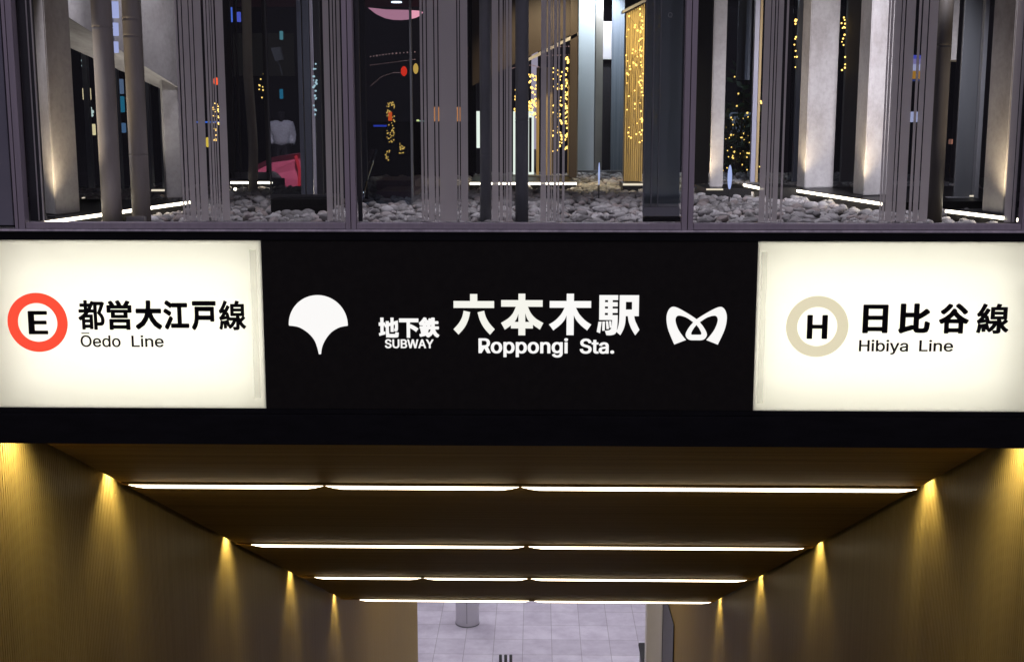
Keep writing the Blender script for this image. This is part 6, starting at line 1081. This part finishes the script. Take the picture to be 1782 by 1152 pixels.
# recess behind the dark bamboo and the rightmost glass
rc = empty('grey_glazing', (PY(1670, 250, 7.6).x, 7.6, zk), 'grey glazed partition with a slim frame left of the rightmost column', 'partition')
yr = PZ(1670, 345, zk).y
slab('grey_pane', 1660, 1690, 345, yr, .02, Zr(342, yr), zroof, surf('grey smoked panel', (.075, .08, .085), (.115, .12, .125), .4, 3, (1, 1, .15)), rc)
slab('frame_bar', 1695, 1702, 350, yr - .05, .05, zk + .002, zroof, M['panel_grey'], rc)
slab('dark_jamb', 1690, 1695, 345, yr + .02, .05, zk + .002, zroof, M['facade'], rc)
slab('sill', 1650, 1704, 345, yr - .03, .05, zk + .002, Zr(342.5, yr - .03), M['panel_grey'], rc)
slab('sill_light', 1688, 1696, 341, yr - .04, .01, Zr(341, yr), Zr(338.5, yr), M['led_dim'], rc)
bm = bmesh.new(); y_ = yr + .15
hexa(bm, [PY(1640, 105, y_), PY(1664, 105, y_), Vector((PY(1672, 0, y_).x, y_, zroof - .002)), Vector((PY(1640, 0, y_).x, y_, zroof - .002)),
          PY(1640, 108, y_ + .3), PY(1664, 108, y_ + .3), Vector((PY(1672, 0, y_ + .3).x, y_ + .3, zroof - .002)), Vector((PY(1640, 0, y_ + .3).x, y_ + .3, zroof - .002))])
link('concrete_soffit', bm, M['concrete'], rc)
kerb('plinth', 1530, 331, 1662, 331, .4, 'low black plinth with a thin light line behind the dark bamboo', dim=True)
bs = empty('dark_screen', (PY(1600, 250, 9.2).x, 9.2, zk), 'dark tinted glass screen behind the rightmost striped film', 'glass screen')
slab('glass_pane', 1536, 1652, 320, 9.1, .012, zk + .002, zroof, M['dark_glass'], bs)
glow_item('lit_sign', 1655.5, 247, 12, 5, 8, (.7, .3, .2), .5, 'tiny reddish sign left of the grey glazed partition', 'sign')

# left street lights behind the tinted window
glow_item('wall_lamp', 150, 164, 14, 13, 19, (1, .78, .42), 1.5, 'upper warm box lamp behind the left tinted window', 'lamp')
glow_item('wall_lamp', 160.5, 226, 14, 8, 18, (1, .80, .40), 1.5, 'lower warm box lamp behind the left tinted window', 'lamp')
string_of('string_light', [PY(a, b, 14) for a, b in ((144, 106), (147, 112), (144, 115), (150, 113), (152, 116))], .020, glow('cold bulb', (.75, .95, .85), 1.3), 'cluster of cold white bulbs above the upper warm lamp', 'lamp cluster')
string_of('string_light', [PY(a, b, 14) for a, b in ((150, 188), (151, 195), (151, 201), (157, 189), (160, 195), (160, 201))], .020, glow('cold bulb', (.80, .95, .80), 1.3), 'cluster of cold white bulbs between the two warm lamps', 'lamp cluster')
glow_item('lit_sign', 208, 182, 14, 14, 26, (.03, .28, .42), .8, 'teal lit sign glimpsed between the two left bamboo stalks', 'sign')
glow_item('lit_sign', 207, 151, 14, 13, 24, (.30, .42, .62), .55, 'pale blue lit sign above the teal sign', 'sign')
glow_item('lit_sign', 211, 223, 14, 13, 16, (.18, .35, .60), .6, 'blue lettering sign below the teal sign', 'sign')
glow_item('lit_sign', 398, 26, 16, 11, 24, (.12, .25, 1.0), 1.1, 'bright blue neon sign at the top left of the dark screen', 'sign')  # neon reflections in the glass, built as glowing boxes behind it
glow_item('lit_sign', 415, 30, 16, 6, 16, (.15, .20, 1.0), .9, 'small violet blue neon sign right of the bright blue one', 'sign')
glow_item('lit_sign', 370, 213, 14, 54, 2.5, (.05, .2, .9), .7, 'thin blue neon line behind the left film', 'sign')
glow_item('paper_lantern', 376, 142, 14, 10, 13, (1, .10, .02), 1.3, 'small orange red lantern behind the left film', 'lantern', 'ball')
glow_item('paper_lantern', 361, 248, 14, 9, 17, (.80, .58, .08), .8, 'small yellow lantern behind the left film', 'lantern', 'ball')
string_of('string_light', scatter(371, 381, 180, 245, 40, 14), 0.0077, M['fairy'], 'column of gold lights behind the left film')
glow_item('lit_sign', 489, 62, 14, 5, 14, (.25, .70, .75), .5, 'tiny teal sign at the top of the dark glass case', 'sign')
glow_item('lit_sign', 489, 164, 14, 5, 16, (.04, .35, .55), .6, 'tiny blue sign above the white jacket', 'sign')
string_of('string_light', scatter(545, 551, 105, 200, 22, y1 + .02, .005), .006, glow('pale blue dot', (.5, .75, .85), .7), 'pale blue dots on the steel frame of the glass case', 'lamp dots')

# backdrop: dark buildings round the street
for nm, x0, x1, y0, y1_, h, lab in (('dark_building', -26, -.2, 34, 40, 13, 'dark office building closing the street behind the left half of the garden'), ('dark_building', .0, 26, 35, 41, 16, 'dark office building closing the street behind the right half of the garden'),
                               ('dark_building', -20, -9, 7, 33, 12, 'dark building along the left side of the street'), ('dark_building', 9, 20, 7, 33, 12, 'dark building along the right side of the street')):
    t = empty(nm, ((x0 + x1) / 2, (y0 + y1_) / 2, 0), lab, 'building')
    bm = bmesh.new(); box(bm, x0, x1, y0, y1_, 0.002, h); link('wall', bm, M['facade'], t)
    wg = glow('office window', (.55, .48, .45), .022)
    if y0 > 30:
        for i in range(6):
            for j in range(3):
                if random.random() < .45:
                    bm = bmesh.new(); u = x0 + 2 + i * 4; z_ = 2.6 + j * 2.6; box(bm, u, u + 1.6, y0 - .03, y0 - .004, z_, z_ + 1.1); link('window', bm, wg, t)

# canopy lights that wash the pebbles and the frames
for i, (px, e) in enumerate(((330, 36), (700, 54), (1060, 58), (1420, 62))):
    x = PY(px, 380, 6.9).x; y = 6.75
    t = empty('canopy_downlight', (x, y, zroof), ['first', 'second', 'third', 'fourth'][i] + ' recessed downlight from the left over the front pebbles', 'downlight', 'recessed downlights over the front pebbles')
    bm = bmesh.new(); tube(bm, [(x, y, zroof - .02), (x, y, zroof - .001)], .05, 18); link('lamp_ring', bm, M['dark_metal'], t)
    lamp('downlight_beam', 'SPOT', (x, y, zroof - .03), e, (.95, .90, 1.0), t, .05, (x, y - .15, zg), 110, 1.0)

for i, (lx, tgt, row, ty, e, lab) in enumerate((
        (-2.35, 84, 210, 5.75, 85, 'ceiling spot by the left mullion aimed at the leftmost column'), (-1.9, 235, 60, 6.9, 140, 'ceiling spot in the left bay aimed at the concrete wall'),
        (1.76, 1425, 190, 8.2, 300, 'ceiling spot in the right bay aimed at the left broad column'), (1.82, 1522, 200, 7.5, 210, 'ceiling spot in the right bay aimed at the right broad column'),
        (2.40, 1750, 210, 6.1, 62, 'ceiling spot by the right mullion aimed at the rightmost column'), (.25, 1246, 150, 8.0, 70, 'ceiling spot in the right bay aimed at the narrow column'))):
    a = Vector((lx, D + .20, zroof - .10)); b = PY(tgt, row, ty)  # unseen fill spots added to brighten the columns and the left wall
    t = empty('ceiling_spot', (a.x, a.y, zroof), lab, 'spotlight', 'ceiling spots along the glass front')
    dr = (b - a).normalized()
    bm = bmesh.new(); tube(bm, [a - dr * .05, a + dr * .03], .025, 14); tube(bm, [(a.x, a.y, zroof - .001), (a.x, a.y, a.z + .01)], .006, 8); link('spot_body', bm, M['dark_metal'], t)
    lamp('spot_beam', 'SPOT', a + dr * .04, e, (.93, .89, 1.0), t, .03, b, 46, 1.0)

# ------------------------------------------------------------------ river stones
def inside(x, y, poly):
    c = False; n = len(poly); j = n - 1
    for i in range(n):
        (xi, yi), (xj, yj) = poly[i], poly[j]
        if (yi > y) != (yj > y) and x < (xj - xi) * (y - yi) / (yj - yi) + xi: c = not c
        j = i
    return c
def stone_mat():
    m, nt, b, o = mat('river stone')
    oi = nt.nodes.new('ShaderNodeObjectInfo'); ge = nt.nodes.new('ShaderNodeNewGeometry')
    ad = nt.nodes.new('ShaderNodeMath'); ad.operation = 'ADD'; nt.links.new(oi.outputs['Random'], ad.inputs[0]); nt.links.new(ge.outputs['Random Per Island'], ad.inputs[1])
    fr_ = nt.nodes.new('ShaderNodeMath'); fr_.operation = 'FRACT'; nt.links.new(ad.outputs[0], fr_.inputs[0])
    c = ramp(nt, fr_.outputs[0], [(0, (.20, .19, .19)), (.3, (.36, .345, .345)), (.55, (.46, .44, .44)), (.72, (.33, .275, .26)), (.88, (.58, .565, .57)), (1, (.22, .21, .20))])
    n = noise(nt, 26, (1, 1, 1), 5)
    mx = nt.nodes.new('ShaderNodeMix'); mx.data_type = 'RGBA'; mx.blend_type = 'MULTIPLY'; mx.inputs[0].default_value = .5
    nt.links.new(c, mx.inputs[6]); nt.links.new(ramp(nt, n, [(.3, (.5, .5, .5)), (.65, (1, 1, 1))]), mx.inputs[7])
    nt.links.new(mx.outputs[2], b.inputs['Base Color']); setv(b, Roughness=.7); bump(nt, b, n, .25, .006)
    return m
M['stone'] = stone_mat()
from mathutils import noise as mnoise
def stone_mesh(sub, seed):
    bm = bmesh.new(); bmesh.ops.create_icosphere(bm, subdivisions=sub, radius=1.0)
    off = Vector((seed * 7.3, seed * 3.1, seed * 1.7)); rnd = random.Random(seed)
    s = Vector((rnd.uniform(.85, 1.25), rnd.uniform(.75, 1.0), rnd.uniform(.55, .8)))
    for v in bm.verts:
        k = 1 + .34 * mnoise.noise(v.co * 1.25 + off) + .13 * mnoise.noise(v.co * 2.8 + off)
        v.co = Vector((v.co.x * s.x, v.co.y * s.y, v.co.z * s.z)) * k
    for f in bm.faces: f.smooth = True
    me = bpy.data.meshes.new('river_stone'); bm.to_mesh(me); bm.free(); me.materials.append(M['stone']); return me
protos = [stone_mesh(3, i) for i in range(14)]
lowp = [stone_mesh(2, 40 + i) for i in range(8)]
VR = ROT.transposed()
def to_px(p):
    q = VR @ (Vector(p) - EYE); return (W_ / 2 + F_ * q.x / -q.z, H_ / 2 - F_ * q.y / -q.z)
spots = []
y = 5.95
row_i = 0
while y < 11.3:
    x = -3.2 + (row_i % 2) * .03
    while x < 3.2:
        jx, jy = x + random.uniform(-.02, .02), y + random.uniform(-.02, .02)
        px, py = to_px((jx, jy, zg + .03))
        if -20 < px < 1800 and not (jx < XS + .02 and jy > YS - .05) and not any(inside(jx, jy, k) for k in KERBS): spots.append((jx, jy, px, py))
        x += .056
    y += .047; row_i += 1
# a stone counts as in view when nothing measured stands before it; nearest visible rows become objects of their own
CLEAR = [(400, 470, 320, 386), (470, 570, 372, 386), (627, 722, 358, 387), (815, 835, 345, 386), (857, 897, 345, 387), (919, 1004, 338, 387), (1004, 1118, 330, 387), (1207, 1320, 344, 387), (1362, 1530, 340, 387), (275, 320, 380, 388)]
vis = [s for s in spots if s[1] > 6.15 and any(a <= s[2] <= b and r0 <= s[3] <= r1 for a, b, r0, r1 in CLEAR)]
vis.sort(key=lambda s: s[1]); single = set(map(id, vis[:290]))
LAB = 'rounded grey river stone in the front rows of the pebble bed behind the glass'
bed = bmesh.new()
cache = []
for me in lowp:
    cache.append(([v.co.copy() for v in me.vertices], [tuple(p.vertices) for p in me.polygons]))
bv, bf = [], []
for s in spots:
    r = random.choice((random.uniform(.015, .024), random.uniform(.022, .033), random.uniform(.028, .041))); z = zg + random.uniform(-.026, .020)
    ang = random.uniform(0, 6.28); tl = random.uniform(-.35, .35)
    if id(s) in single:
        o = bpy.data.objects.new('river_stone', random.choice(protos)); col.objects.link(o)
        o.location = (s[0], s[1], z); o.rotation_euler = (tl, random.uniform(-.35, .35), ang); o.scale = (r, r, r)
        tag(o, LAB, 'stone', 'river stones in the front rows')
    else:
        co, fa = random.choice(cache)
        Mx = Matrix.Translation((s[0], s[1], z)) @ Matrix.Rotation(ang, 4, 'Z') @ Matrix.Rotation(tl, 4, 'X') @ Matrix.Scale(r, 4)
        b0 = len(bv); bv.extend([tuple(Mx @ c) for c in co]); bf.extend([tuple(i + b0 for i in f) for f in fa])
me = bpy.data.meshes.new('pebble_bed'); me.from_pydata(bv, [], bf); me.materials.append(M['stone'])
for p in me.polygons: p.use_smooth = True
o = bpy.data.objects.new('pebble_bed', me); col.objects.link(o); tag(o, 'mass of rounded grey river stones filling the bed behind the glass', kind='stuff')
